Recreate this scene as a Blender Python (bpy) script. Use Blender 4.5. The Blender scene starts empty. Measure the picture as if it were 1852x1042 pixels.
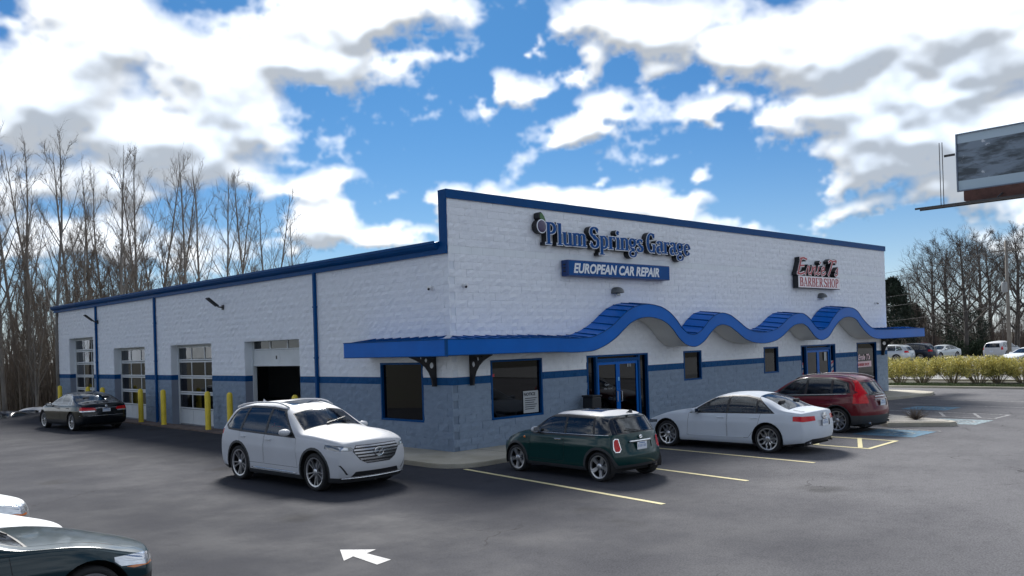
import bpy, bmesh, math, random
from math import sin, cos, pi, sqrt, radians, atan2, asin
from mathutils import Vector, Matrix, noise as mnoise

SC = bpy.context.scene
COL = SC.collection

# ------------------------------------------------------------------ camera
CAM = Vector((-14.46, -17.375, 2.85))
YAW, PITCH, ROLL = 0.7647, 0.0035, -0.0314
FOC, PPY = 1566.2, 617.6            # focal length and principal row of the 1852 x 1042 photograph
_f = Vector((sin(YAW)*cos(PITCH), cos(YAW)*cos(PITCH), sin(PITCH)))
_r0 = Vector((cos(YAW), -sin(YAW), 0)); _u0 = _r0.cross(_f)
_r = cos(ROLL)*_r0 + sin(ROLL)*_u0; _u = -sin(ROLL)*_r0 + cos(ROLL)*_u0
cd = bpy.data.cameras.new('camera'); cam = bpy.data.objects.new('camera', cd); COL.objects.link(cam)
cam.matrix_world = Matrix(((_r.x, _u.x, -_f.x, CAM.x), (_r.y, _u.y, -_f.y, CAM.y), (_r.z, _u.z, -_f.z, CAM.z), (0, 0, 0, 1)))
cd.sensor_width = 36; cd.lens = 36*FOC/1852; cd.shift_y = (PPY-521)/1852
cd.clip_start = .1; cd.clip_end = 5000
SC.camera = cam
def pixdir(px, py):
    return (_f + _r*((px-926)/FOC) + _u*((PPY-py)/FOC))
def on_ground(px, py, z=0.0):
    d = pixdir(px, py); return CAM + d*((z-CAM.z)/d.z)
def at_depth(px, py, D):
    return CAM + pixdir(px, py)*D

# ------------------------------------------------------------------ light and sky
SUN_AZ, SUN_EL = YAW-.12, radians(39)      # azimuth from +y towards +x: behind the building
SUN_DIR = Vector((sin(SUN_AZ)*cos(SUN_EL), cos(SUN_AZ)*cos(SUN_EL), sin(SUN_EL)))
sl = bpy.data.lights.new('sun', 'SUN'); sl.energy = 1.1; sl.angle = radians(15); sl.color = (1, .97, .92)
so = bpy.data.objects.new('sun', sl); COL.objects.link(so)
so.rotation_euler = (-SUN_DIR).to_track_quat('-Z', 'Y').to_euler()
SC.view_settings.view_transform = 'Standard'; SC.view_settings.look = 'None'
SC.view_settings.gamma = 1; SC.view_settings.use_curve_mapping = False
SC.view_settings.exposure = EXPOSURE = 2.72
SC.cycles.max_bounces = 8; SC.cycles.transparent_max_bounces = 12
SC.cycles.caustics_reflective = False; SC.cycles.caustics_refractive = False

W = bpy.data.worlds.new('World'); SC.world = W; W.use_nodes = True
def cloud_field(w=3072, h=768):
    """broken cumulus for the upper half of the sky, worked out per direction: luminance, greyness, cover"""
    import numpy as np
    f4 = np.float32; rng = np.random.RandomState(7)
    lat = rng.rand(64, 64, 64).astype(f4)
    u = (np.arange(w, dtype=f4)+.5)/w; v = (np.arange(h, dtype=f4)+.5)/h
    th = -(u-.5)*2*pi; el = v*pi/2
    ce = np.cos(el)[:, None]; X = ce*np.cos(th)[None, :]; Y = ce*np.sin(th)[None, :]; Z = np.repeat(np.sin(el)[:, None], w, 1)
    az = np.arctan2(X, Y)
    def vnoise(P, s, off):
        q = [c*s+off*1.37+11.3*i+100 for i, c in enumerate(P)]; i0 = [c.astype(np.int32) for c in q]; fr = [c-i for c, i in zip(q, i0)]
        fr = [t*t*(3-2*t) for t in fr]; i0 = [i & 63 for i in i0]; i1 = [(i+1) & 63 for i in i0]
        def L(a, b, t): return a+(b-a)*t
        x00 = L(lat[i0[0], i0[1], i0[2]], lat[i1[0], i0[1], i0[2]], fr[0]); x10 = L(lat[i0[0], i1[1], i0[2]], lat[i1[0], i1[1], i0[2]], fr[0])
        x01 = L(lat[i0[0], i0[1], i1[2]], lat[i1[0], i0[1], i1[2]], fr[0]); x11 = L(lat[i0[0], i1[1], i1[2]], lat[i1[0], i1[1], i1[2]], fr[0])
        return L(L(x00, x10, fr[1]), L(x01, x11, fr[1]), fr[2])
    def fbm(P, s, octs, off, ro=.5, billow=False):
        t = 0; a = 1; n = 0
        for k in range(octs):
            q = vnoise(P, s, off+k*3.1)
            t = t+a*(1-np.abs(2*q-1) if billow else q); n += a; a *= ro; s *= 2.07
        return t/n
    P = (X, Y, Z*1.5)
    lo = fbm(P, 6, 3, 1.0); lo2 = fbm(P, 6, 3, 31.0)
    bil = fbm(P, 11, 7, 5.0, .60, True); det = fbm(P, 26, 6, 9.0, .62); big = fbm(P, 2.6, 4, 17.0); med = fbm(P, 9, 5, 43.0, .55)
    azw = az+(lo-.5)*.12+(det-.5)*.07; elw = el[:, None]+(lo2-.5)*.07+(bil-.6)*.05+(det-.5)*.04
    acc = np.zeros((h, w), f4)
    for (px, py, rx, ry, wgt) in HEAPS:
        d = pixdir(px, py).normalized(); a = atan2(d.x, d.y); e = asin(d.z); k = 1/FOC*1.15*cos(e)
        r = np.sqrt(((azw-a)*cos(e)/(rx*k))**2+((elw-e)/(ry*k))**2)
        t = np.clip(1-r/1.25, 0, 1); acc = np.maximum(acc, wgt*t*t*(3-2*t)+.30*np.minimum(acc, wgt*t))
    c0 = pixdir(926, 330).normalized(); a0 = atan2(c0.x, c0.y); e0 = asin(c0.z)
    r = np.sqrt(((az-a0)/.70)**2+((el[:, None]-e0)/.40)**2); inv = np.clip((1.2-r)/.4, 0, 1)
    gen = np.clip((big-.42)/.2, 0, 1)*1.0*(1-inv)
    D = np.maximum(acc, gen)*1.05+(bil-.60)*1.25+(det-.5)*.95+(med-.5)*.6-.28
    cover = np.clip(D/.52, 0, 1); cover = cover**.85
    T = np.clip(D, 0, 1.2)
    def blur(A, n):
        for ax in (0, 1):
            pad = [(0, 0), (0, 0)]; pad[ax] = (n+1, n); c = np.cumsum(np.pad(A, pad, mode='edge' if ax == 0 else 'wrap'), ax, dtype=np.float64)
            A = ((c[2*n+1:]-c[:-2*n-1]) if ax == 0 else (c[:, 2*n+1:]-c[:, :-2*n-1]))/(2*n+1)
            A = A.astype(f4)
        return A
    # light comes from above: a puff is bright on its upper side, grey where much cloud lies above it
    def shift(A, n): B = np.roll(A, -n, 0); B[-n:] = A[-n:]; return B
    Ta = blur(T, 2); Tb = blur(blur(T, 5), 5); Tw = blur(blur(T, 20), 20)
    above = .5*shift(Tb, 9)+.5*shift(Tw, 26)
    grey = np.clip((above-.10)/.75, 0, 1)*np.clip(.3+T, 0, 1)
    lum = .545-.19*grey+(Ta-shift(Ta, 4))*.62+(Tb-shift(Tb, 9))*.6+(bil-.60)*.42+(med-.5)*.26+(det-.5)*.16
    lum = np.clip(lum, .26, .66)
    hz = .8*np.exp(-el[:, None]/.075)+0*lum; lum = np.where(hz > cover, .55+0*lum, lum); cover = np.maximum(cover, hz)
    out = np.zeros((2*h, w, 4), f4); out[h:, :, 0] = lum; out[h:, :, 1] = grey; out[h:, :, 2] = cover; out[..., 3] = 1
    out[:h, :, :3] = out[h, :, :3]
    return out
# cumulus heaps seen over the roof: centre (as a direction through the photograph), half sizes, weight
HEAPS = [(90,60,190,110,.9),(60,200,230,120,1.0),(250,230,190,90,1.0),(360,120,150,90,.9),(390,205,90,55,.7),(200,300,200,70,.75),(60,330,180,80,.8),
    (330,290,110,60,.7),(560,60,190,90,1.0),(680,50,160,80,.9),(480,30,110,60,.7),(600,115,120,42,.6),(790,30,70,45,.5),
    (560,322,85,34,1.0),(575,400,80,56,1.15),(700,425,60,30,.95),(785,362,62,46,1.05),(760,415,40,22,.5),(870,345,60,42,1.1),(960,350,75,46,1.15),(1050,358,85,44,1.15),(1150,368,85,40,1.1),(1240,390,90,34,1.0),(1340,415,95,28,.9),
    (1100,40,120,62,1.0),(1220,50,140,68,1.0),(1330,90,110,48,.8),(1080,110,70,40,.8),(1440,110,140,60,.9),(1560,60,190,90,1.1),(1740,90,190,120,1.2),(1530,190,130,60,1.0),(1680,210,150,80,1.1),(1800,250,140,90,1.1),(1620,290,110,70,1.0),(1530,290,50,60,.6),(1560,375,85,34,.85),(1700,350,110,60,.9),(1800,380,120,60,.7),
    (1085,187,75,34,.85),(1300,200,52,30,.7),(900,150,52,26,.6),(960,135,40,18,.5),(1030,205,30,15,.5),(948,73,24,12,.5),(1280,320,32,13,.5),(1205,130,50,22,.5),(700,357,16,13,.5),(1110,305,15,9,.4),(1150,300,20,8,.4),(440,330,60,40,.45),(120,430,160,50,.5),(300,420,140,45,.45),(1700,450,140,30,.55)]
CLOUD = 3.3; SKYTINT = (.029, .076, .120)
def build_sky():
    nt = W.node_tree; N = nt.nodes; N.clear(); Lk = nt.links.new
    sky = N.new('ShaderNodeTexSky'); sky.sky_type = 'NISHITA'; sky.sun_disc = False
    sky.sun_elevation = SUN_EL; sky.sun_rotation = SUN_AZ
    sky.altitude = 150; sky.air_density = 1.0; sky.dust_density = .35; sky.ozone_density = 2.0
    px = cloud_field(); h, w = px.shape[:2]
    im = bpy.data.images.new('cloud_cover', w, h, float_buffer=True, is_data=True); im.pixels.foreach_set(px.ravel()); im.update(); im.pack()
    et = N.new('ShaderNodeTexEnvironment'); et.image = im; et.interpolation = 'Cubic'
    sep = N.new('ShaderNodeSeparateColor'); Lk(et.outputs[0], sep.inputs[0])
    def mix(f, a, b):
        n = N.new('ShaderNodeMix'); n.data_type = 'RGBA'
        for s, v in ((n.inputs[0], f), (n.inputs[6], a), (n.inputs[7], b)):
            if hasattr(v, 'is_linked'): Lk(v, s)
            else: s.default_value = v
        return n.outputs[2]
    tone = mix(sep.outputs[1], (CLOUD*.985, CLOUD, CLOUD*1.01, 1), (CLOUD*.84, CLOUD*.95, CLOUD*1.10, 1))
    sc = N.new('ShaderNodeVectorMath'); sc.operation = 'SCALE'; Lk(tone, sc.inputs[0]); Lk(sep.outputs[0], sc.inputs['Scale'])
    tint = N.new('ShaderNodeVectorMath'); tint.operation = 'MULTIPLY'; Lk(sky.outputs[0], tint.inputs[0]); tint.inputs[1].default_value = SKYTINT
    fin = mix(sep.outputs[2], tint.outputs[0], sc.outputs[0])
    bg = N.new('ShaderNodeBackground'); Lk(fin, bg.inputs[0]); bg.inputs[1].default_value = .1
    out = N.new('ShaderNodeOutputWorld'); Lk(bg.outputs[0], out.inputs[0])
build_sky()

# ------------------------------------------------------------------ helpers
MATS = {}
def mat(name, col, rough=.5, metal=0.0, coat=0.0, spec=.5, var=0.0, vscale=4.0, bump=0.0, bscale=60.0, stretch=(1, 1, 1), trans=0.0, emit=None, rvar=0.0, var2=None):
    """Principled material with optional noise variation of colour, roughness and relief (object space)."""
    if name in MATS: return MATS[name]
    m = bpy.data.materials.new(name); m.use_nodes = True; nt = m.node_tree; b = nt.nodes['Principled BSDF']
    b.inputs['Base Color'].default_value = (*col, 1); b.inputs['Roughness'].default_value = rough
    b.inputs['Metallic'].default_value = metal; b.inputs['Coat Weight'].default_value = coat
    b.inputs['Coat Roughness'].default_value = .09; b.inputs['Specular IOR Level'].default_value = spec
    b.inputs['Transmission Weight'].default_value = trans
    if emit: b.inputs['Emission Color'].default_value = (*emit[:3], 1); b.inputs['Emission Strength'].default_value = emit[3]
    tc = nt.nodes.new('ShaderNodeTexCoord'); mp = nt.nodes.new('ShaderNodeMapping'); mp.inputs['Scale'].default_value = stretch
    nt.links.new(tc.outputs['Object'], mp.inputs[0])
    def noise(s, det=5, ro=.6):
        n = nt.nodes.new('ShaderNodeTexNoise'); n.inputs['Scale'].default_value = s; n.inputs['Detail'].default_value = det; n.inputs['Roughness'].default_value = ro
        nt.links.new(mp.outputs[0], n.inputs['Vector']); return n.outputs['Fac']
    if var or rvar:
        n = noise(vscale)
        if var:
            mx = nt.nodes.new('ShaderNodeMapRange'); nt.links.new(n, mx.inputs[0]); mx.inputs[1].default_value = .3; mx.inputs[2].default_value = .7
            cm = nt.nodes.new('ShaderNodeMix'); cm.data_type = 'RGBA'; nt.links.new(mx.outputs[0], cm.inputs[0])
            hi = var2 if var2 else tuple(min(1, c*(1+var)) for c in col)
            cm.inputs[6].default_value = (*[c*(1-var) for c in col], 1); cm.inputs[7].default_value = (*hi, 1)
            nt.links.new(cm.outputs[2], b.inputs['Base Color'])
        if rvar:
            mr = nt.nodes.new('ShaderNodeMapRange'); nt.links.new(n, mr.inputs[0]); mr.inputs[3].default_value = max(0, rough-rvar); mr.inputs[4].default_value = min(1, rough+rvar)
            nt.links.new(mr.outputs[0], b.inputs['Roughness'])
    if bump:
        bp = nt.nodes.new('ShaderNodeBump'); bp.inputs['Strength'].default_value = bump; bp.inputs['Distance'].default_value = .02
        nt.links.new(noise(bscale, 4), bp.inputs['Height']); nt.links.new(bp.outputs[0], b.inputs['Normal'])
    MATS[name] = m; return m

def link(o, parent=None):
    COL.objects.link(o)
    if parent: o.parent = parent
    return o
def empty(name, loc=(0, 0, 0), rz=0, label=None, cat=None, group=None):
    o = bpy.data.objects.new(name, None); COL.objects.link(o); o.location = loc; o.rotation_euler = (0, 0, rz); o.empty_display_size = .2
    return tag(o, label, cat, group)
def tag(o, label=None, cat=None, group=None, kind=None):
    if label: o['label'] = label
    if cat: o['category'] = cat
    if group: o['group'] = group
    if kind: o['kind'] = kind
    return o
def mesh(name, vs, fs, mats, parent=None, smooth=False, mi=None, loc=None, normals=None):
    me = bpy.data.meshes.new(name); me.from_pydata([tuple(v) for v in vs], [], fs)
    for m in (mats if isinstance(mats, (list, tuple)) else [mats]): me.materials.append(m)
    if mi: me.polygons.foreach_set('material_index', mi)
    if smooth: me.polygons.foreach_set('use_smooth', [True]*len(me.polygons))
    if normals: me.normals_split_custom_set_from_vertices(normals)
    me.update()
    o = bpy.data.objects.new(name, me); link(o, parent)
    if loc: o.location = loc
    return o
def copy_tree(o, parent=None):
    c = o.copy(); COL.objects.link(c)
    if parent: c.parent = parent
    for ch in o.children: copy_tree(ch, c)
    return c

class MB:
    """collects simple solids and links them as ONE mesh object"""
    def __init__(s): s.v = []; s.f = []; s.m = []
    def add(s, vs, fs, m=0):
        b = len(s.v); s.v += [tuple(v) for v in vs]; s.f += [tuple(i+b for i in f) for f in fs]; s.m += [m]*len(fs); return s
    def box(s, a, b, m=0, bev=0.0):
        (x0, y0, z0), (x1, y1, z1) = a, b
        if bev <= 0:
            vs = [(x, y, z) for z in (z0, z1) for y in (y0, y1) for x in (x0, x1)]
            return s.add(vs, [(0, 2, 3, 1), (4, 5, 7, 6), (0, 1, 5, 4), (2, 6, 7, 3), (0, 4, 6, 2), (1, 3, 7, 5)], m)
        bm = bmesh.new(); bmesh.ops.create_cube(bm, size=1)
        for v in bm.verts: v.co = Vector(((x0+x1)/2+v.co.x*(x1-x0), (y0+y1)/2+v.co.y*(y1-y0), (z0+z1)/2+v.co.z*(z1-z0)))
        bmesh.ops.bevel(bm, geom=bm.edges[:], offset=bev, segments=2, affect='EDGES', profile=.5)
        bm.verts.index_update(); r = s.add([v.co.copy() for v in bm.verts], [[v.index for v in f.verts] for f in bm.faces], m); bm.free(); return r
    def quad(s, a, b, c, d, m=0): return s.add([a, b, c, d], [(0, 1, 2, 3)], m)
    def tube(s, pts, rad, n=8, m=0, caps=True):
        pts = [Vector(p) for p in pts]; rad = rad if isinstance(rad, (list, tuple)) else [rad]*len(pts)
        vs = []; fs = []; ref = None
        for i, p in enumerate(pts):
            t = ((pts[min(i+1, len(pts)-1)]-p).normalized() + (p-pts[max(i-1, 0)]).normalized()).normalized() if 0 < i < len(pts)-1 else (pts[min(i+1, len(pts)-1)]-pts[max(i-1, 0)]).normalized()
            if ref is None: ref = t.orthogonal().normalized()
            a = (ref - t*ref.dot(t)); a = a.normalized() if a.length > 1e-6 else t.orthogonal().normalized(); ref = a; b = t.cross(a)
            vs += [p + (a*cos(2*pi*k/n)+b*sin(2*pi*k/n))*rad[i] for k in range(n)]
            if i: fs += [((i-1)*n+k, (i-1)*n+(k+1) % n, i*n+(k+1) % n, i*n+k) for k in range(n)]
        if caps: fs += [tuple(range(n))[::-1], tuple(range((len(pts)-1)*n, len(pts)*n))]
        return s.add(vs, fs, m)
    def lathe(s, prof, n=24, org=(0, 0, 0), axis='z', m=0, close=True):
        """prof: (radius, height) pairs turned round an axis through org"""
        vs = []; fs = []; o = Vector(org)
        for r, h in prof:
            for k in range(n):
                a = 2*pi*k/n; c, d = r*cos(a), r*sin(a)
                vs.append(o + Vector({'z': (c, d, h), 'y': (c, h, -d), 'x': (h, c, d)}[axis]))
        for i in range(len(prof)-1):
            fs += [(i*n+k, i*n+(k+1) % n, (i+1)*n+(k+1) % n, (i+1)*n+k) for k in range(n)]
        if close: fs += [tuple(range(n))[::-1], tuple(range((len(prof)-1)*n, len(prof)*n))]
        return s.add(vs, fs, m)
    def prism(s, poly, org, ax, ay, depth, m=0):
        """polygon (2d points) in the plane org+ax*u+ay*v, extruded by the vector depth"""
        o, ax, ay, dp = Vector(org), Vector(ax), Vector(ay), Vector(depth); n = len(poly)
        vs = [o+ax*u+ay*v for u, v in poly]; vs += [p+dp for p in vs]
        return s.add(vs, [tuple(range(n))[::-1], tuple(range(n, 2*n))]+[(k, (k+1) % n, n+(k+1) % n, n+k) for k in range(n)], m)
    def obj(s, name, mats, parent=None, smooth=False, fix=True, auto=None):
        me = bpy.data.meshes.new(name); me.from_pydata(s.v, [], s.f)
        for mm in (mats if isinstance(mats, (list, tuple)) else [mats]): me.materials.append(mm)
        me.polygons.foreach_set('material_index', s.m)
        if fix:
            bm = bmesh.new(); bm.from_mesh(me); bmesh.ops.recalc_face_normals(bm, faces=bm.faces[:]); bm.to_mesh(me); bm.free()
        if smooth or auto: me.polygons.foreach_set('use_smooth', [True]*len(me.polygons))
        if auto: me.set_sharp_from_angle(angle=radians(auto))
        o = bpy.data.objects.new(name, me); link(o, parent); return o
def lerp(a, b, t): return a+(b-a)*t
def sstep(a, b, x):
    t = min(1, max(0, (x-a)/(b-a))); return t*t*(3-2*t)
def curve(pts):
    """monotone cubic through (x, y) pairs"""
    X = [p[0] for p in pts]; Y = [p[1] for p in pts]; n = len(X)
    d = [(Y[i+1]-Y[i])/(X[i+1]-X[i]) for i in range(n-1)]
    m = [d[0]]+[0 if d[i-1]*d[i] <= 0 else 2*d[i-1]*d[i]/(d[i-1]+d[i]) for i in range(1, n-1)]+[d[-1]]
    def f(x):
        if x <= X[0]: return Y[0]
        if x >= X[-1]: return Y[-1]
        i = max(k for k in range(n-1) if X[k] <= x); h = X[i+1]-X[i]; t = (x-X[i])/h
        return Y[i]*(1+2*t)*(1-t)**2 + h*m[i]*t*(1-t)**2 + Y[i+1]*t*t*(3-2*t) + h*m[i+1]*t*t*(t-1)
    return f

# ------------------------------------------------------------------ ground, lot and markings
CO = .2032; BL = .4064              # block course and block length
LX, WY = 26.9, 32.7                 # front wall along x, side wall along y
def ground_z(x, y):
    # the lot falls away beyond its far left edge
    d = ((x+4.28)*(-.891)+(y-26.3)*.453)
    return -1.25*sstep(0.0, 9.0, d)
def sheet(name, x0, x1, y0, y1, step, z, m, keep=None):
    nx = max(1, round((x1-x0)/step)); ny = max(1, round((y1-y0)/step)); vs = []; fs = []
    for j in range(ny+1):
        for i in range(nx+1):
            x = lerp(x0, x1, i/nx); y = lerp(y0, y1, j/ny); vs.append((x, y, ground_z(x, y)+z))
    for j in range(ny):
        for i in range(nx):
            if keep is None or keep(lerp(x0, x1, (i+.5)/nx), lerp(y0, y1, (j+.5)/ny)): fs.append((j*(nx+1)+i, j*(nx+1)+i+1, (j+1)*(nx+1)+i+1, (j+1)*(nx+1)+i))
    return tag(mesh(name, vs, fs, m, smooth=True), kind='structure')

def node_mat(name, build):
    m = bpy.data.materials.new(name); m.use_nodes = True; nt = m.node_tree; b = nt.nodes['Principled BSDF']
    def nd(t, **k):
        n = nt.nodes.new(t)
        for a, v in k.items(): setattr(n, a, v)
        return n
    def noise(vec, s, det=5, ro=.6):
        n = nd('ShaderNodeTexNoise'); n.inputs['Scale'].default_value = s; n.inputs['Detail'].default_value = det; n.inputs['Roughness'].default_value = ro
        if vec: nt.links.new(vec, n.inputs['Vector'])
        return n.outputs['Fac']
    def ramp(v, a, b_, lo=0.0, hi=1.0):
        n = nd('ShaderNodeMapRange', interpolation_type='SMOOTHSTEP'); nt.links.new(v, n.inputs[0])
        for i, q in enumerate((a, b_, lo, hi)): n.inputs[i+1].default_value = q
        return n.outputs[0]
    def mix(f, a, c, typ='MIX'):
        n = nd('ShaderNodeMix', data_type='RGBA', blend_type=typ)
        for s_, v in ((n.inputs[0], f), (n.inputs[6], a), (n.inputs[7], c)):
            if hasattr(v, 'is_linked'): nt.links.new(v, s_)
            else: s_.default_value = v if isinstance(v, float) else (*v, 1)
        return n.outputs[2]
    def bump(h, st, dist=.02):
        n = nd('ShaderNodeBump'); n.inputs['Strength'].default_value = st; n.inputs['Distance'].default_value = dist
        nt.links.new(h, n.inputs['Height']); return n.outputs[0]
    build(nt, b, nd, noise, ramp, mix, bump); MATS[name] = m; return m
def asphalt_mat(nt, b, nd, noise, ramp, mix, bump):
    P = nd('ShaderNodeNewGeometry').outputs['Position']
    mp = nd('ShaderNodeMapping'); mp.inputs['Rotation'].default_value = (0, 0, .62); mp.inputs['Scale'].default_value = (.16, 1.0, 1); nt.links.new(P, mp.inputs[0])
    big = noise(P, .09, 4, .5); mid = noise(P, .55, 6, .62); streak = noise(mp.outputs[0], .55, 5, .6); fine = noise(P, 38, 3, .7); grit = noise(P, 150, 2, .6)
    c = mix(ramp(big, .36, .64), (.031, .033, .042), (.045, .047, .058))
    # the paving turns paler towards +x and -y, its edge broken by noise
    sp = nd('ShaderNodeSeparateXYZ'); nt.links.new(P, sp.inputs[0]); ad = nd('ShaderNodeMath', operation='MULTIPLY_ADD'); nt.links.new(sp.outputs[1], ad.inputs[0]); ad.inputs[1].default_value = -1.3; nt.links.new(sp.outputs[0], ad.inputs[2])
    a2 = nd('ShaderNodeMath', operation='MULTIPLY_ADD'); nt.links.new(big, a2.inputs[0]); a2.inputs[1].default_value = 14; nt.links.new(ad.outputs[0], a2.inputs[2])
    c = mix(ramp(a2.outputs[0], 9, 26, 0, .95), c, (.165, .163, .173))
    c = mix(ramp(mid, .42, .74, 0, .28), c, (.060, .061, .072))
    c = mix(ramp(streak, .5, .75, 0, .18), c, (.074, .074, .083))
    mott = noise(P, 5.5, 6, .72); c = mix(ramp(mott, .46, .72, 0, .30), c, (.024, .025, .030))
    c = mix(ramp(fine, .38, .68, 0, .6), c, (.022, .023, .027))
    c = mix(ramp(grit, .56, .76, 0, .6), c, (.13, .13, .135))
    v = nd('ShaderNodeTexVoronoi', feature='DISTANCE_TO_EDGE'); v.inputs['Scale'].default_value = .23
    wp = nd('ShaderNodeVectorMath', operation='ADD'); n3 = nd('ShaderNodeTexNoise'); n3.inputs['Scale'].default_value = 1.3; n3.inputs['Detail'].default_value = 6
    nt.links.new(P, n3.inputs['Vector']); nt.links.new(P, wp.inputs[0]); nt.links.new(n3.outputs['Color'], wp.inputs[1]); nt.links.new(wp.outputs[0], v.inputs['Vector'])
    crack = ramp(v.outputs['Distance'], .004, .0, 0, .8); msk = ramp(noise(P, .21, 2), .52, .60)
    mm = nd('ShaderNodeMath', operation='MULTIPLY'); nt.links.new(crack, mm.inputs[0]); nt.links.new(msk, mm.inputs[1])
    c = mix(mm.outputs[0], c, (.012, .012, .014))
    # oil spots
    vo = nd('ShaderNodeTexVoronoi'); vo.inputs['Scale'].default_value = .33; nt.links.new(wp.outputs[0], vo.inputs['Vector'])
    c = mix(ramp(vo.outputs['Distance'], .20, .05, 0, .55), c, (.015, .015, .017))
    nt.links.new(c, b.inputs['Base Color']); nt.links.new(ramp(mid, .3, .7, .72, .92), b.inputs['Roughness']); b.inputs['Specular IOR Level'].default_value = .08
    h = nd('ShaderNodeMath', operation='ADD'); nt.links.new(grit, h.inputs[0]); nt.links.new(fine, h.inputs[1])
    nt.links.new(bump(h.outputs[0], .5, .006), b.inputs['Normal'])
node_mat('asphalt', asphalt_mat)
def soil_mat(nt, b, nd, noise, ramp, mix, bump):
    P = nd('ShaderNodeNewGeometry').outputs['Position']
    c = mix(ramp(noise(P, .35, 6), .4, .62), (.036, .030, .022), (.036, .042, .018)); c = mix(ramp(noise(P, 7, 5, .7), .4, .7, 0, .7), c, (.075, .06, .042))
    nt.links.new(c, b.inputs['Base Color']); b.inputs['Roughness'].default_value = .95; nt.links.new(bump(noise(P, 9, 6, .7), .9, .06), b.inputs['Normal'])
node_mat('soil', soil_mat)
def concrete_mat(c0, c1):
    def f(nt, b, nd, noise, ramp, mix, bump):
        P = nd('ShaderNodeNewGeometry').outputs['Position']
        c = mix(ramp(noise(P, .8, 6, .65), .3, .7), c0, c1); c = mix(ramp(noise(P, 30, 3), .5, .75, 0, .35), c, tuple(q*.6 for q in c0))
        nt.links.new(c, b.inputs['Base Color']); b.inputs['Roughness'].default_value = .85; nt.links.new(bump(noise(P, 60, 3), .3, .005), b.inputs['Normal'])
    return f
node_mat('concrete', concrete_mat((.34, .31, .24), (.46, .43, .36)))
node_mat('pale_concrete', concrete_mat((.17, .168, .165), (.23, .228, .225)))
def paint_mat(col, under, lo=.42, hi=.60):
    def f(nt, b, nd, noise, ramp, mix, bump):
        P = nd('ShaderNodeNewGeometry').outputs['Position']
        w = ramp(noise(P, 11, 7, .75), lo, hi); c = mix(w, under, col); nt.links.new(c, b.inputs['Base Color']); b.inputs['Roughness'].default_value = .8
    return f
node_mat('line_yellow', paint_mat((.62, .55, .30), (.2, .19, .13), .25, .46))
node_mat('line_white', paint_mat((.47, .47, .47), (.16, .16, .17), .30, .50))
node_mat('faded_white', paint_mat((.42, .42, .42), (.09, .09, .095), .38, .62))
node_mat('bay_blue', paint_mat((.05, .19, .31), (.07, .11, .14), .38, .62))
node_mat('bay_pale', paint_mat((.30, .40, .44), (.09, .11, .12), .38, .62))
A = MATS
sheet('ground', -900, 900, -900, 900, 36, -.30, A['soil'])
def lot_keep(x, y): return not (y > 27.5 and x > 0) 
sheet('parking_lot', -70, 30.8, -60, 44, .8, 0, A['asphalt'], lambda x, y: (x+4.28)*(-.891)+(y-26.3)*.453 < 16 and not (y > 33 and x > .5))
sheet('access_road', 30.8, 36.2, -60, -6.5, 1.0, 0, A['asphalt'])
sheet('rear_lot', 37.6, 150, -60, 60, 8, -.02, A['pale_concrete'])
bed = MB(); bed.box((30.9, -6.4, -.25), (37.5, 22, .02), 0); tag(bed.obj('planting_bed', A['soil']), kind='structure')
kb = MB()
for a, b in (((30.78, -6.5, -.2), (30.93, 22, .10)), ((30.93, -6.52, -.2), (37.5, -6.37, .099)), ((37.45, -6.37, -.2), (37.6, 22, .10))): kb.box(a, b, 0, .02)
tag(kb.obj('kerb', A['concrete']), kind='structure')

# footway round the corner of the shop, a slab with rounded nose
def slab(name, poly, z0, z1, m, bev=.02):
    bm = bmesh.new(); vs = [bm.verts.new((x, y, z1)) for x, y in poly]; f = bm.faces.new(vs)
    r = bmesh.ops.extrude_face_region(bm, geom=[f]); bmesh.ops.translate(bm, verts=[v for v in r['geom'] if isinstance(v, bmesh.types.BMVert)], vec=(0, 0, z0-z1))
    bmesh.ops.recalc_face_normals(bm, faces=bm.faces[:])
    if bev: bmesh.ops.bevel(bm, geom=[e for e in bm.edges if all(abs(v.co.z-z1) < 1e-5 for v in e.verts)], offset=bev, segments=2, affect='EDGES')
    me = bpy.data.meshes.new(name); bm.to_mesh(me); bm.free(); me.materials.append(m); return link(bpy.data.objects.new(name, me))
arc = [(-1.75+.9*(1-cos(t)), -1.15-.95*sin(t)) for t in [pi/2*k/8 for k in range(9)]]
foot = [(-.02, 4.0), (-1.0, 4.0), (-1.55, 3.2), (-1.75, 2.0)] + arc + [(.9, -2.05), (.95, -1.95), (22.0, -1.9), (22.9, -2.1), (25.6, -2.45), (26.6, -2.2), (27.4, -1.0), (27.6, 3.5), (LX+.02, 3.5), (LX+.02, -.02), (-.02, -.02)]
tag(slab('pavement', foot, -.25, .105, A['concrete']), kind='structure')
jt = MB()
for k in range(1, 17): jt.box((k*1.52-.8, -1.9, .1045), (k*1.52-.788, -.03, .107))
tag(jt.obj('pavement_joints', mat('joint', (.07, .065, .055), .9)), kind='structure')
ap = slab('door_apron', [(-.75, 7.0), (-.02, 6.9), (-.02, 31.6), (-.75, 31.4)], -.2, .05, mat('apron', (.12, .088, .075), .9, var=.35, vscale=1.5), .02); tag(ap, kind='structure')

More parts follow.
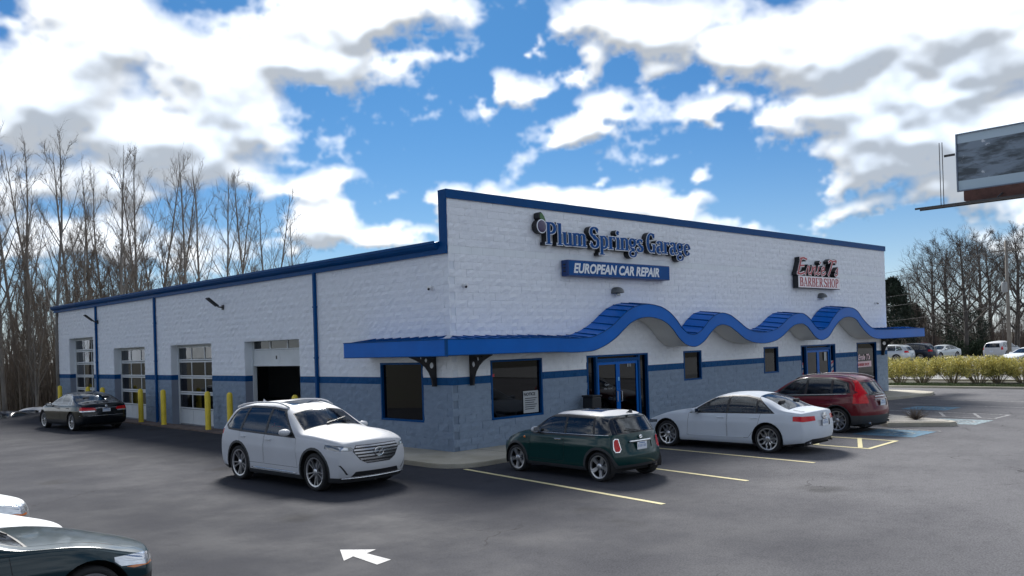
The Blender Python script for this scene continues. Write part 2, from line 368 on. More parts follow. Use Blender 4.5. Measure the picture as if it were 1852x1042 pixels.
# painted lines: each its own thing
def stripe(a, b, w, name='parking_line', m='line_yellow', z=.006):
    a, b = Vector(a), Vector(b); t = (b-a).normalized(); n = Vector((-t.y, t.x))*w/2
    vs = [(*(a+n), z), (*(a-n), z), (*(b-n), z), (*(b+n), z)]
    return [Vector(v) for v in vs]
def line_obj(name, quads, m, label=None, cat='marking', group=None, z=None):
    mb = MB()
    for q in quads: mb.quad(*q)
    return tag(mb.obj(name, A[m], fix=False), kind='structure')
line_obj('parking_line', [stripe((-1.45, -2.1), (-2.24, -8.3), .11)], 'line_yellow')
line_obj('parking_line', [stripe((1.45, -2.2), (.73, -8.16), .11)], 'line_yellow')
line_obj('parking_line', [stripe((4.12, -2.2), (3.71, -8.05), .11)], 'line_yellow')
hq = [stripe((7.0, -2.3), (6.62, -8.05), .11), stripe((8.75, -2.3), (8.47, -7.95), .11, z=.0075), stripe((6.62, -8.0), (8.47, -7.9), .11, z=.009)]
for k in range(5): hq.append(stripe((6.68, -7.75+k*1.15), (8.62, -6.85+k*1.15), .11, z=.0105+.0004*k))
line_obj('hatched_aisle', hq, 'line_yellow')
line_obj('parking_line', [stripe((11.5, -2.3), (11.3, -8.0), .10)], 'faded_white')
hq = [stripe((15.9, -2.6), (15.7, -8.1), .10), stripe((17.5, -2.6), (17.15, -8.1), .10, z=.0075), stripe((15.7, -8.05), (17.15, -8.05), .10, z=.009)]
for k in range(5): hq.append(stripe((15.75, -7.6+k*1.1), (17.3, -6.9+k*1.1), .10, z=.0105+.0004*k))
line_obj('hatched_aisle', hq, 'faded_white')
for x in (20.5, 23.2): line_obj('parking_line', [stripe((x, -2.9), (x-.25, -8.3), .10)], 'faded_white')
def pavement_square(x, y, s, mb_, ms):
    vs = [Vector((x-s, y-s, .005)), Vector((x+s, y-s, .005)), Vector((x+s, y+s, .005)), Vector((x-s, y+s, .005))]
    o = MB().quad(*vs).obj('accessible_bay_square', A[mb_], fix=False); tag(o, kind='structure')
    q = MB(); r = s*.42; z = .0085    # wheelchair symbol laid out in strokes
    pts = [(x+r*.95*cos(a)-.05*s, y+r*.95*sin(a)-.22*s) for a in [radians(t) for t in range(150, 421, 15)]]
    for i in range(len(pts)-1): q.quad(*stripe(pts[i], pts[i+1], s*.11, z=z+.0001*i))
    for i, (p0, p1) in enumerate((((x-.12*s, y+.5*s), (x-.08*s, y+.02*s)), ((x-.08*s, y+.02*s), (x+.3*s, y+0*s)), ((x+.3*s, y), (x+.45*s, y-.45*s)), ((x-.1*s, y+.28*s), (x+.25*s, y+.28*s)))): q.quad(*stripe(p0, p1, s*.13, z=z+.003+.0004*i))
    q.add([(x-.12*s+.1*s*cos(2*pi*k/12), y+.68*s+.1*s*sin(2*pi*k/12), z+.005) for k in range(12)], [tuple(range(12))])
    w = q.obj('wheelchair_symbol', A[ms], o, fix=False)
pavement_square(10.3, -7.1, .85, 'bay_blue', 'bay_pale'); pavement_square(14.3, -7.4, .8, 'bay_pale', 'faded_white'); pavement_square(18.9, -4.9, .8, 'bay_blue', 'bay_pale')
# direction arrow
d0 = Vector((-7.75, -6.71)); ar = MB()
P = [on_ground(*p) for p in ((615, 995), (680, 994.5), (663, 1001.5), (707, 1013), (682, 1022), (639, 1007), (622, 1015))]
c0 = Vector((sum(p.x for p in P)/7, sum(p.y for p in P)/7))
ar.add([(p.x, p.y, .006) for p in P], [(0, 6, 5, 4, 3, 2, 1)][0:1]); tag(ar.obj('direction_arrow', A['line_white'], fix=False), kind='structure')
bm = bmesh.new(); bm.from_mesh(bpy.data.objects['direction_arrow'].data); bmesh.ops.triangulate(bm, faces=bm.faces[:]); bm.to_mesh(bpy.data.objects['direction_arrow'].data); bm.free()

# kerbed island between the bays
isl = [(11.75, -6.3), (12.0, -6.05), (14.3, -4.2), (14.7, -4.2), (14.6, -4.9), (13.35, -7.6), (13.0, -7.85), (12.7, -7.75)]
tag(slab('traffic_island', isl, -.2, .13, A['concrete'], .03), kind='structure')
cxi, cyi = sum(p[0] for p in isl)/8, sum(p[1] for p in isl)/8
gv = slab('island_gravel', [(cxi+(x-cxi)*.86, cyi+(y-cyi)*.86) for x, y in isl], 0, .145, mat('gravel', (.46, .43, .38), .95, var=.5, vscale=40, bump=1, bscale=60), 0); tag(gv, kind='structure')

# ------------------------------------------------------------------ the shop building
BLD = empty('shop_building', (0, 0, 0), 0, 'long white and grey split-face block garage building with blue trim and wavy blue canopy', 'building')
def block_mat(c, v):
    def f(nt, b, nd, noise, ramp, mix, bump):
        P = nd('ShaderNodeNewGeometry').outputs['Position']; mp = nd('ShaderNodeMapping'); mp.inputs['Scale'].default_value = (1, 1, 2.2); nt.links.new(P, mp.inputs[0])
        n1 = noise(mp.outputs[0], 3.2, 6, .65); n2 = noise(mp.outputs[0], 16, 6, .72)
        col = mix(ramp(n1, .3, .72), tuple(q*(1-v) for q in c), c); col = mix(ramp(n2, .5, .78, 0, .16), col, tuple(q*.62 for q in c))
        nt.links.new(col, b.inputs['Base Color']); b.inputs['Roughness'].default_value = .78; b.inputs['Specular IOR Level'].default_value = .3
        nt.links.new(bump(n2, .6, .022), b.inputs['Normal'])
    return f
WHITE = node_mat('block_white', block_mat((.86, .89, .935), .07)); BLUEB = node_mat('block_blue', block_mat((.004, .082, .24), .18)); GREYB = node_mat('block_grey', block_mat((.25, .32, .415), .16))
SMOOTHW = mat('smooth_white', (.80, .84, .87), .7, var=.05, vscale=1.5); MORT_W = mat('mortar_white', (.74, .78, .84), .9); MORT_G = mat('mortar_grey', (.17, .22, .29), .9); MORT_B = mat('mortar_blue', (.008, .04, .14), .9)
BLUE = mat('blue_metal', (.0, .125, .50), .33, spec=.16, var=.10, vscale=.8, rvar=.1); DBLUE = mat('navy_metal', (.0, .062, .21), .45, spec=.12, var=.12, vscale=.7, rvar=.1)
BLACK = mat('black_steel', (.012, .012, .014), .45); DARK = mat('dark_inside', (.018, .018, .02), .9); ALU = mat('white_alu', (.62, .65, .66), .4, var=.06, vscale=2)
def glass_mat(name, tint, f0=1.5, rough=.0):
    m = bpy.data.materials.new(name); m.use_nodes = True; nt = m.node_tree; nt.nodes.clear(); L = nt.links.new
    fr = nt.nodes.new('ShaderNodeFresnel'); fr.inputs[0].default_value = f0
    tr = nt.nodes.new('ShaderNodeBsdfTransparent'); tr.inputs[0].default_value = (*tint, 1); gl = nt.nodes.new('ShaderNodeBsdfGlossy'); gl.inputs['Roughness'].default_value = rough; gl.inputs['Color'].default_value = (.95, .97, 1, 1)
    mx = nt.nodes.new('ShaderNodeMixShader'); L(fr.outputs[0], mx.inputs[0]); L(tr.outputs[0], mx.inputs[1]); L(gl.outputs[0], mx.inputs[2])
    o = nt.nodes.new('ShaderNodeOutputMaterial'); L(mx.outputs[0], o.inputs[0]); MATS[name] = m; return m
SHOPGLASS = glass_mat('shop_glass', (.07, .085, .10), 1.5); DOORGLASS = glass_mat('bay_glass', (.35, .38, .38), 1.55)

RECESS = .30
# openings: (u0, u1, course0, course1) along each wall
SIDE_OPEN = [(27.1, 30.7, 0, 19), (20.65, 24.35, 0, 16), (14.1, 17.9, 0, 16), (7.65, 11.45, 0, 16), (1.2, 3.17, 4, 12)]
FRONT_OPEN = [(1.36, 3.36, 4, 12), (5.3, 8.32, 0, 12), (10.31, 11.39, 7, 12), (15.6, 16.7, 7, 12), (18.53, 21.55, 0, 12), (23.63, 25.68, 2, 12)]
random.seed(11)
BVAR = []   # block variants, unit size shared by all alike pieces: origin at lower left of its face, face towards -y
def block_mesh(w, h, seed, smooth=False, deep=.03):
    r = random.Random(seed); nx, nz = 4, 3; vs = []; g = .0016
    for j in range(nz):
        for i in range(nx):
            e = i in (0, nx-1) or j in (0, nz-1); x = g+(w-2*g)*i/(nx-1); z = g+(h-2*g)*j/(nz-1)
            if not e: x += r.uniform(-.2, .2)*w/nx; z += r.uniform(-.25, .25)*h/nz
            vs.append((x, -(r.uniform(.002, .016) if e else r.uniform(.006, .030)) if not smooth else -.004, z))
    fs = [(j*nx+i, j*nx+i+1, (j+1)*nx+i+1, (j+1)*nx+i) for j in range(nz-1) for i in range(nx-1)]
    rim = list(range(nx))+[j*nx+nx-1 for j in range(1, nz)]+[(nz-1)*nx+i for i in range(nx-2, -1, -1)]+[j*nx for j in range(nz-2, 0, -1)]
    b = len(vs); vs += [(vs[i][0], deep, vs[i][2]) for i in rim]; n = len(rim)
    fs += [(rim[k], b+k, b+(k+1) % n, rim[(k+1) % n]) for k in range(n)]
    return vs, fs
def course_mat(c): return 2 if c < 9 else (1 if c == 9 else 0)
blocks = []     # (wall, u, w, course, variant)
def lay(wall, length, nc, opens, start_even, start_odd):
    for c in range(nc):
        s0 = (start_even if c % 2 == 0 else start_odd) if c < 26 else -.006
        cuts = sorted((u0, u1) for u0, u1, a, b in opens if a <= c < b); spans = []; p = s0
        for u0, u1 in cuts: spans.append((p, u0)); p = u1
        spans.append((p, length))
        for a, b in spans:
            u = a
            k0 = math.floor((a-(0 if c % 2 == 0 else BL/2))/BL)
            while u < b-.01:
                k0 += 1; e = min(b, k0*BL+(0 if c % 2 == 0 else BL/2))
                if e-u > .03: blocks.append((wall, u, e-u, c))
                u = max(e, u+.001)
lay('side', WY, 26, SIDE_OPEN, -.006, .19); lay('front', LX, 34, FRONT_OPEN, .19, -.006)
def wall_point(wall, u, z, out=0.0):   # out: towards the viewer
    return Vector((-out, u, z)) if wall == 'side' else Vector((u, -out, z))
def block_world(wall, u, c, vs):
    # block face frame: local x along the wall, local -y outwards.  The side wall is seen mirrored: local x runs along -y
    if wall == 'front': return [(u+x, y, c*CO+z) for x, y, z in vs]
    return [(y, u+x, c*CO+z) for x, y, z in vs]
def score(b):
    p = wall_point(b[0], b[1]+b[2]/2, b[3]*CO+.1); return (p-CAM).length - (0 if b[2] > .3 else -100)
def hidden(b): return 24 < b[3] < 99 or (b[3]*CO > 2.4)
order = sorted(range(len(blocks)), key=lambda i: score(blocks[i])+(100 if hidden(blocks[i]) else 0))
pick = set(order[:300]); cache = {}
bm_rest = {'side': MB(), 'front': MB()}
for i, (wall, u, w, c) in enumerate(blocks):
    smooth = wall == 'front' and c == 26; m = course_mat(c); var = (i*7919) % 8
    if i in pick:
        dp = .198 if u < 0 else .03; key = (wall, round(w, 3), var, m, dp)
        if key not in cache:
            vs, fs = block_mesh(w, CO, var*31+5, False, dp)
            if wall == 'side': vs = [(y, x, z) for x, y, z in vs]; fs = [f[::-1] for f in fs]
            me = bpy.data.meshes.new('block'); me.from_pydata(vs, [], fs); me.materials.append((WHITE, BLUEB, GREYB)[m]); cache[key] = me
        o = bpy.data.objects.new('block', cache[key]); o.location = (u, 0, c*CO) if wall == 'front' else (0, u, c*CO); link(o, BLD)
    else:
        vs, fs = block_mesh(w, CO, i*13+5, smooth, .198 if u < 0 else .03)
        if wall == 'side': fs = [f[::-1] for f in fs]
        bm_rest[wall].add(block_world(wall, u, c, vs), fs, 3 if smooth else m)
for k, mb in bm_rest.items(): tag(mb.obj('block_courses', [WHITE, BLUEB, GREYB, SMOOTHW], BLD, fix=False), kind='stuff')
def backing(wall, length, zt, opens, th=.2, off=.012):
    """solid wall behind the block faces, pierced by the openings; white, blue and grey mortar by height"""
    us = sorted({0.0, length, *[o[0] for o in opens], *[o[1] for o in opens]}); mb = MB()
    zs = sorted({0.0, 9*CO, 10*CO, zt, *[o[2]*CO for o in opens], *[o[3]*CO for o in opens]})
    for a, b in zip(us, us[1:]):
        for z0, z1 in zip(zs, zs[1:]):
            if any(o[0] <= a+1e-4 and b-1e-4 <= o[1] and o[2]*CO <= z0+1e-4 and z1-1e-4 <= o[3]*CO for o in opens): continue
            m = 2 if z1 <= 9*CO+1e-4 else (1 if z1 <= 10*CO+1e-4 else 0)
            if wall == 'side': mb.box((off, max(a, off+.001), z0), (off+th, b, z1), m)
            else: mb.box((max(a, off+th+.001), off, z0), (b, off+th, z1), m)
    return mb.obj('wall', [MORT_W, MORT_B, MORT_G], BLD)
backing('side', WY, 26*CO, SIDE_OPEN); backing('front', LX, 34*CO, FRONT_OPEN)
o = MB().box((LX-.2, .22, 0), (LX, WY, 5.3)).obj('wall', SMOOTHW, BLD); o = MB().box((.22, WY-.2, 0), (LX-.21, WY-.001, 5.28)).obj('wall', SMOOTHW, BLD)
# jamb linings of the openings
for wall, ops in (('side', SIDE_OPEN), ('front', FRONT_OPEN)):
    for (u0, u1, c0, c1) in ops:
        z0, z1 = c0*CO, c1*CO; d0, d1 = .004, RECESS+.06; t = .012
        if wall == 'side' and c0 == 0:
            jm = MB()
            for (a, b) in ((u0, u0+t), (u1-t, u1)):
                for za, zb, m in ((z0, 9*CO, 2), (9*CO, 10*CO, 1), (10*CO, z1, 0)): jm.box((d0, a, za), (d1, b, zb), m)
            jm.box((d0, u0+t, z1-t), (d1, u1-t, z1), 0); jm.obj('jamb', [SMOOTHW, DBLUE, mat('smooth_grey', (.22, .25, .31), .7)], BLD)
# roof, parapet flashing and fascia
rf = MB(); rf.quad((.1, .25, 5.5), (LX, .25, 5.5), (LX, WY, 5.5), (.1, WY, 5.5)); rf.obj('roof', mat('roof_metal', (.25, .27, .3), .5), BLD)
cap = MB(); cap.box((-.05, -.05, 34*CO-.19), (LX+.05, -.028, 34*CO+.045)); cap.box((-.05, -.027, 34*CO+.02), (LX+.05, .29, 34*CO+.045)); cap.box((-.05, .262, 34*CO-.19), (LX+.05, .29, 34*CO+.019))
cap.obj('parapet_flashing', DBLUE, BLD)
ed = MB(); ed.box((-.052, -.027, 26*CO+.10), (-.03, .285, 34*CO+.019)); ed.box((-.03, .23, 26*CO+.10), (.26, .285, 34*CO-.19)); ed.obj('parapet_end_trim', DBLUE, BLD)
fs_ = MB(); fs_.box((-.10, -.02, 26*CO-.005), (-.03, WY+.12, 26*CO+.2)); fs_.obj('fascia', DBLUE, BLD)
gt = MB(); gp = [(-.10, 26*CO+.12), (-.13, 26*CO+.125), (-.20, 26*CO+.19), (-.215, 26*CO+.25), (-.235, 26*CO+.26), (-.235, 26*CO+.335), (-.215, 26*CO+.335), (-.20, 26*CO+.29), (-.05, 26*CO+.335), (-.02, 26*CO+.33), (-.02, 26*CO+.21), (-.099, 26*CO+.205)]
gt.prism([(x, z) for x, z in gp], (0, .30, 0), (1, 0, 0), (0, 0, 1), (0, WY-.10, 0)); gt.obj('gutter', DBLUE, BLD)
for y in (26.45, 19.3, 6.52):
    dp = MB(); dp.box((-.115, y-.055, .12), (-.028, y+.055, 26*CO+.05), 0, .012); dp.prism([(0, 0), (.11, 0), (.11, .05), (0, .05)], (-.115, y-.055, .02), (0, 1, 0), (-.4, 0, .6), (.09, 0, .13))
    for z in (1.0, 2.6, 4.2): dp.box((-.122, y-.075, z), (-.026, y+.075, z+.04))
    dp.obj('downspout', DBLUE, BLD)

# canopy: one ribbon with the wave as its profile, seams across, wrapping the corner
CD = .90
wave = curve([(-.9, 3.03), (2.9, 3.01), (3.83, 2.975), (4.48, 2.99), (4.94, 3.09), (5.51, 3.32), (5.9, 3.56), (6.34, 3.80), (6.85, 3.94), (7.25, 3.97), (7.82, 3.91), (8.31, 3.75), (8.73, 3.48), (9.05, 3.2), (9.39, 3.03), (9.7, 2.99), (10.1, 3.11), (10.58, 3.43), (11.03, 3.65), (11.41, 3.71), (11.85, 3.65), (12.4, 3.43), (13.05, 3.14), (13.64, 3.03), (14.16, 3.01), (14.86, 3.08), (15.42, 3.25), (16.0, 3.53), (16.52, 3.68), (17.0, 3.71), (17.5, 3.57), (17.87, 3.34), (18.22, 3.12), (18.56, 3.04), (19.02, 3.13), (19.52, 3.46), (20.12, 3.8), (20.6, 3.94), (21.0, 3.97), (21.4, 3.94), (21.85, 3.82), (22.32, 3.52), (22.82, 3.25), (23.25, 3.09), (23.8, 3.0), (24.6, 2.99), (29.12, 3.02)])
xs = [-.9+.1*k for k in range(301)]; xs[-1] = 29.12
def prof(x): 
    z = wave(x); t = (wave(x+.02)-wave(x-.02))/.04; return z, (1/sqrt(1+t*t), t/sqrt(1+t*t))
TH = .40
def lowz(x):     # underside keeps the fascia's width square to the curve, clipped so that troughs stay smooth
    return None
cp_f = MB(); vs = []; fs = []
low = []
for x in xs:
    z, (tx, tz) = prof(x); low.append((x+tz*TH*.80, z-tx*TH))
# make the lower edge monotone in x
for i in range(1, len(low)):
    if low[i][0] <= low[i-1][0]: low[i] = (low[i-1][0]+.002, low[i][1])
for i, x in enumerate(xs):
    z = wave(x); lx, lz = low[i]; lx = min(lx, 29.12)
    if i == 0: lx = x
    vs += [(x, -CD, z), (lx, -CD, lz), (x, -CD+.02, z), (lx, -CD+.02, lz)]
    if i:
        a = 4*(i-1); b = 4*i; fs += [(a, a+1, b+1, b), (a+2, b+2, b+3, a+3), (a, b, b+2, a+2), (a+1, a+3, b+3, b+1)]
fs += [(0, 2, 3, 1), (len(vs)-4, len(vs)-3, len(vs)-1, len(vs)-2)]
CAN = mesh('canopy', vs, fs, BLUE, BLD)
tp = MB(); vs = []; fs = []; RISE = .09
for i, x in enumerate(xs):
    xb = x if x > .9 else lerp(.0, x, (x+.9)/1.8)
    vs += [(x, -CD+.02, wave(x)-.012), (max(xb, -.02), -.03, wave(max(x, 0))+RISE)]
    if i: fs.append((2*i-2, 2*i-1, 2*i+1, 2*i))
mesh('canopy_roof', vs, fs, BLUE, CAN, smooth=True)
so_ = MB(); vs = []; fs = []
for i in range(len(xs)):
    lx, lz = low[i]; lx = min(lx, 29.1); vs += [(lx, -CD+.025, lz+.012), (max(lx, -.02) if lx < .9 else lx, -.03, lz+.012)]
    if i: fs.append((2*i-2, 2*i, 2*i+1, 2*i-1))
mesh('soffit', vs, fs, mat('soffit_white', (.66, .65, .62), .6), CAN, smooth=True)
# edge beads and standing seams
for src in ([(x, wave(x)) for x in xs], low):
    t = MB(); t.tube([(min(x, 29.12), -CD-.004, z) for x, z in src], .014, 5); t.obj('edge_bead', DBLUE, CAN)
acc_l = 0; last = None; px_ = xs[0]; k = 0
x = -.4
while x < 28.9:
    z0 = wave(x); s = MB(); xb = x if x > .9 else max(0.0, x)
    s.box((-.011, 0, 0), (.011, 1, .035)); 
    vs = [(x+(v[0]), -CD+.03+(CD-.065)*v[1], z0-.014+v[2]+RISE*v[1]) if v[1] < .5 else (xb+v[0], -CD+.03+(CD-.065)*v[1], wave(max(x, 0))-.014+v[2]+RISE*v[1]) for v in s.v]
    mesh('seam', vs, s.f, DBLUE, CAN); t = (wave(x+.05)-wave(x-.05))/.1; x += .40/sqrt(1+t*t)
# return along the side wall
SE = 3.66
rt = MB(); rt.box((-CD, -CD+.025, 2.615), (-CD+.02, SE, 3.03)); rt.box((-CD+.02, SE-.02, 2.615), (-.03, SE, 3.02)); rt.obj('canopy_return', BLUE, CAN)
mesh('canopy_roof', [(-CD+.02, -CD+.03, 3.015), (-.03, -.02, 3.115), (-.03, SE-.02, 3.115), (-CD+.02, SE-.02, 3.015)], [(0, 3, 2, 1)], BLUE, CAN)
mesh('soffit', [(-CD+.02, -CD+.03, 2.63), (-.03, -.02, 2.63), (-.03, SE-.02, 2.63), (-CD+.02, SE-.02, 2.63)], [(0, 1, 2, 3)], MATS['soffit_white'], CAN)
for y in [-.3+.4*k for k in range(10)]:
    s = MB(); yb = max(y, .02); s.add([(-CD+.03, y-.01, 3.012), (-CD+.03, y+.01, 3.012), (-.04, yb+.01, 3.112), (-.04, yb-.01, 3.112), (-CD+.03, y-.01, 3.045), (-CD+.03, y+.01, 3.045), (-.04, yb+.01, 3.145), (-.04, yb-.01, 3.145)], [(4, 5, 6, 7), (0, 4, 7, 3), (1, 2, 6, 5), (0, 1, 5, 4)]); s.obj('seam', DBLUE, CAN)
hp = MB(); hp.add([(-CD-.005, -CD+.12, 3.05), (-CD-.005, -CD-.005, 3.05), (-CD+.12, -CD-.005, 3.05), (.05, -.06, 3.15), (-.06, .05, 3.15)], [(0, 1, 2, 3, 4)]); hp.obj('hip_flashing', mat('galvanised', (.55, .57, .62), .35, metal=.4), CAN)
hp = MB(); hp.box((-CD-.012, -CD-.012, 2.6), (-CD+.05, -CD+.05, 3.045)); hp.obj('corner_cover', DBLUE, CAN)
for src in (3.03, 2.615):
    t = MB(); t.tube([(-CD-.004, -CD, src), (-CD-.004, SE, src), (-.05, SE+.004, src)], .014, 5); t.obj('edge_bead', DBLUE, CAN)

# brackets: curved black plates with round holes
def bracket(org, ax):
    o = Vector(org); ax = Vector(ax); n = Vector((0, 0, 1)).cross(ax).normalized()*.03; mb = MB()
    prev = None; P = []
    for k in range(13):
        t = k/12; a = t*pi/2
        outer = (.04+.82*sin(a)**1.3, .95*(1-cos(a))**.9 if 0 else -.0+.92-.92*cos(a)**.8 if cos(a) > 0 else .92)
        P.append(t)
    up = [(0, 1.0), (.10, 1.02), (.25, 1.02), (.5, 1.02), (.8, 1.02), (.8, .975), (.62, .95), (.45, .89), (.32, .80), (.22, .68), (.14, .5), (.10, .34), (.10, .18), (0, .18)]
    holes = [(.13, .70, .085), (.28, .895, .058), (.43, .965, .034)]
    import mathutils.geometry as G
    loops = [[Vector((u, v, 0)) for u, v in up]]
    outer2 = [(0, .18), (.12, .18), (.14, .36), (.22, .55), (.34, .70), (.52, .83), (.72, .92), (.86, .97), (.86, 1.02), (.0, 1.02)]
    loops = [[Vector((u, v, 0)) for u, v in outer2]]+[[Vector((u+r*cos(2*pi*k/14), v+r*sin(2*pi*k/14), 0)) for k in range(14)][::-1] for u, v, r in [(.135, .74, .085), (.32, .88, .06), (.49, .945, .036)]]
    tri = G.tessellate_polygon(loops); flat = [v for l in loops for v in l]; m = len(flat)
    vs = [o+ax*v.x+Vector((0, 0, v.y))-n for v in flat]+[o+ax*v.x+Vector((0, 0, v.y))+n for v in flat]
    fs = [tuple(t) for t in tri]+[tuple(i+m for i in t[::-1]) for t in tri]; b = 0
    for l in loops:
        q = len(l); fs += [(b+k, b+(k+1) % q, m+b+(k+1) % q, m+b+k) for k in range(q)]; b += q
    mb.add(vs, fs); mb.obj('canopy_bracket', BLACK, CAN)
bracket((-.03, .62, 1.62), (-1, 0, 0)); bracket((.62, -.03, 1.62), (0, -1, 0)); bracket((26.2, -.03, 1.62), (0, -1, 0))

# windows: frame bars, glass pane
def window(wall, u0, u1, z0, z1, name='window', fw=.055, mull=(), d=.06, glass=None, frame=None):
    fr = frame or DBLUE; F = MB()
    def bx(mb, a, b, c, e, d0, d1):
        if wall == 'side': mb.box((d0, a, c), (d1, b, e))
        else: mb.box((a, d0, c), (b, d1, e))
    bx(F, u0, u1, z1-fw, z1, -.022, d+.05); bx(F, u0, u1, z0, z0+fw, -.024, d+.05)
    bx(F, u0, u0+fw, z0+fw, z1-fw, -.022, d+.05); bx(F, u1-fw, u1, z0+fw, z1-fw, -.022, d+.05)
    for m in mull: bx(F, m-.025, m+.025, z0+fw, z1-fw, -.012, d+.04)
    w = F.obj(name, fr, BLD)
    es = [u0+fw]+[q for m in mull for q in (m-.025, m+.025)]+[u1-fw]
    for a, b in zip(es[::2], es[1::2]):
        g = MB()
        if wall == 'side': g.quad((d, a, z0+fw), (d, a, z1-fw), (d, b, z1-fw), (d, b, z0+fw))
        else: g.quad((a, d, z0+fw), (b, d, z0+fw), (b, d, z1-fw), (a, d, z1-fw))
        g.obj('pane', glass or SHOPGLASS, w, fix=False)
    return w
window('side', 1.2, 3.17, 4*CO, 12*CO); W1 = window('front', 1.36, 3.36, 4*CO, 12*CO)
window('front', 10.31, 11.39, 7*CO, 12*CO); window('front', 15.6, 16.7, 7*CO, 12*CO); WB_ = window('front', 23.63, 25.68, 2*CO, 12*CO)
# dark rooms behind the glass
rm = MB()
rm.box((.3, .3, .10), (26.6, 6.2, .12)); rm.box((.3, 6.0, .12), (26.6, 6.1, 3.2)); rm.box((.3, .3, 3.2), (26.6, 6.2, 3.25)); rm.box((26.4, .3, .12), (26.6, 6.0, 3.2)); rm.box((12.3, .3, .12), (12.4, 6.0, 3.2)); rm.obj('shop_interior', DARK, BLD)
gi = MB(); gi.box((.3, 6.3, .0), (26.6, 32.4, .04)); gi.box((12.0, 6.3, .04), (12.1, 32.4, 5.2)); gi.box((.3, 6.25, .04), (12, 6.3, 5.2)); gi.box((.3, 32.3, .04), (12, 32.4, 5.2)); gi.box((.23, 6.3, 5.2), (26.6, 32.4, 5.25))
gi.obj('garage_interior', mat('garage_pale', (.26, .26, .27), .8), BLD)

# entrances: twin glazed doors between sidelights
def entrance(u0, u1, z1, d=.16):
    F = MB(); n = u1-u0; s = .46; fw = .055
    F.box((u0, -.022, .1), (u0+fw, d, z1)); F.box((u1-fw, -.022, .1), (u1, d, z1)); F.box((u0+fw, -.02, z1-fw), (u1-fw, d, z1)); F.box((u0+s-.04, -.014, .1), (u0+s+.04, d, z1-fw)); F.box((u1-s-.04, -.014, .1), (u1-s+.04, d, z1-fw))
    F.box((u0+s+.04, -.012, z1-.22), (u1-s-.04, d, z1-.12)); F.box((u0+fw, .0, .1), (u0+s-.04, d, .22)); F.box((u1-s+.04, .0, .1), (u1-fw, d, .22))
    w = F.obj('entrance_frame', DBLUE, BLD)
    for a, b in ((u0+fw, u0+s-.04), (u1-s+.04, u1-fw)): MB().quad((a, .08, .22), (b, .08, .22), (b, .08, z1-fw), (a, .08, z1-fw)).obj('pane', SHOPGLASS, w, fix=False)
    MB().quad((u0+s+.04, .08, z1-.12), (u1-s-.04, .08, z1-.12), (u1-s-.04, .08, z1-fw), (u0+s+.04, .08, z1-fw)).obj('pane', SHOPGLASS, w, fix=False)
    mid = (u0+u1)/2
    for k, (a, b) in enumerate(((u0+s+.045, mid-.004), (mid+.004, u1-s-.045))):
        D = MB(); q = .085; zt = z1-.225
        D.box((a, .02, .12), (a+q, .07, zt)); D.box((b-q, .02, .12), (b, .07, zt)); D.box((a+q, .02, zt-q), (b-q, .07, zt)); D.box((a+q, .02, .12), (b-q, .07, .34))
        dr = D.obj('door', BLUE, BLD); MB().quad((a+q, .045, .34), (b-q, .045, .34), (b-q, .045, zt-q), (a+q, .045, zt-q)).obj('pane', SHOPGLASS, dr, fix=False)
        hx = b-q-.02 if k == 0 else a+q+.02
        MB().tube([(hx, .02, .95), (hx, -.04, .97), (hx, -.04, 1.27), (hx, .02, 1.29)], .014, 6).obj('handle', mat('steel', (.6, .6, .6), .3, metal=1), dr)
    return w
ENT = entrance(5.3, 8.32, 12*CO); entrance(18.53, 21.55, 12*CO)
# small notices on the glass (flat print)
PAPER = mat('paper', (.42, .44, .45), .6); INK = mat('ink', (.04, .05, .06), .6); REDINK = mat('red_ink', (.45, .03, .04), .6); PINKINK = mat('pink_ink', (.75, .55, .58), .6)
def text(body, size, org, ax, ay, m, parent=None, name='lettering', ext=.002, align='LEFT', off=0.0, shear=0.0, sx=1.0):
    cu = bpy.data.curves.new(name, 'FONT'); cu.body = body; cu.size = size; cu.extrude = ext; cu.align_x = align; cu.offset = off; cu.shear = shear; cu.resolution_u = 3
    t = bpy.data.objects.new(name, cu); COL.objects.link(t); dg = bpy.context.evaluated_depsgraph_get(); me = bpy.data.meshes.new_from_object(t.evaluated_get(dg)); bpy.data.objects.remove(t); bpy.data.curves.remove(cu)
    ax, ay = Vector(ax), Vector(ay); n = ax.cross(ay)
    for v in me.vertices: v.co = Vector(org)+ax*v.co.x*sx+ay*v.co.y+n*v.co.z
    me.materials.clear(); me.materials.append(m); return link(bpy.data.objects.new(name, me), parent)
FX, FZ = (1, 0, 0), (0, 0, 1)
nt_ = MB().box((2.62, .040, .90), (3.22, .046, 1.52)).obj('notice', PAPER, W1)
def wtext(*a, **k): return text(*a, **k)
text('NOTICE', .125, (2.64, .036, 1.385), FX, FZ, INK, W1, off=.004)
for k in range(6): MB().box((2.68, .036, 1.30-k*.06), (3.15-(k % 3)*.05, .039, 1.325-k*.06)).obj('print_line', INK, W1)
MB().box((1.44, .040, 1.98), (1.54, .046, 2.06)).obj('sticker', REDINK, W1)
text('810', .13, (7.3, .035, 2.03), FX, FZ, PAPER, ENT, off=.003)
text('Open', .09, (6.17, .035, 1.48), FX, FZ, PAPER, ENT); text('Mon - Fri 8-5', .075, (6.14, .035, 1.36), FX, FZ, PAPER, ENT)
MB().box((6.80, .010, 1.60), (6.87, .018, 1.72)).obj('sticker', mat('sky_sticker', (.2, .5, .75), .5), ENT)
MB().box((23.78, .035, 1.32), (25.2, .042, 1.58)).obj('notice', PINKINK, WB_); text('BARBER SHOP', .17, (23.82, .031, 1.38), FX, FZ, REDINK, WB_, off=.004, sx=1.05)
text("Ernie T's", .34, (23.82, .031, 1.66), FX, FZ, PINKINK, WB_, off=.012, shear=.3)
nt2 = MB().box((20.55, .010, 1.75), (20.75, .016, 2.1)).obj('notice', PAPER, ENT)
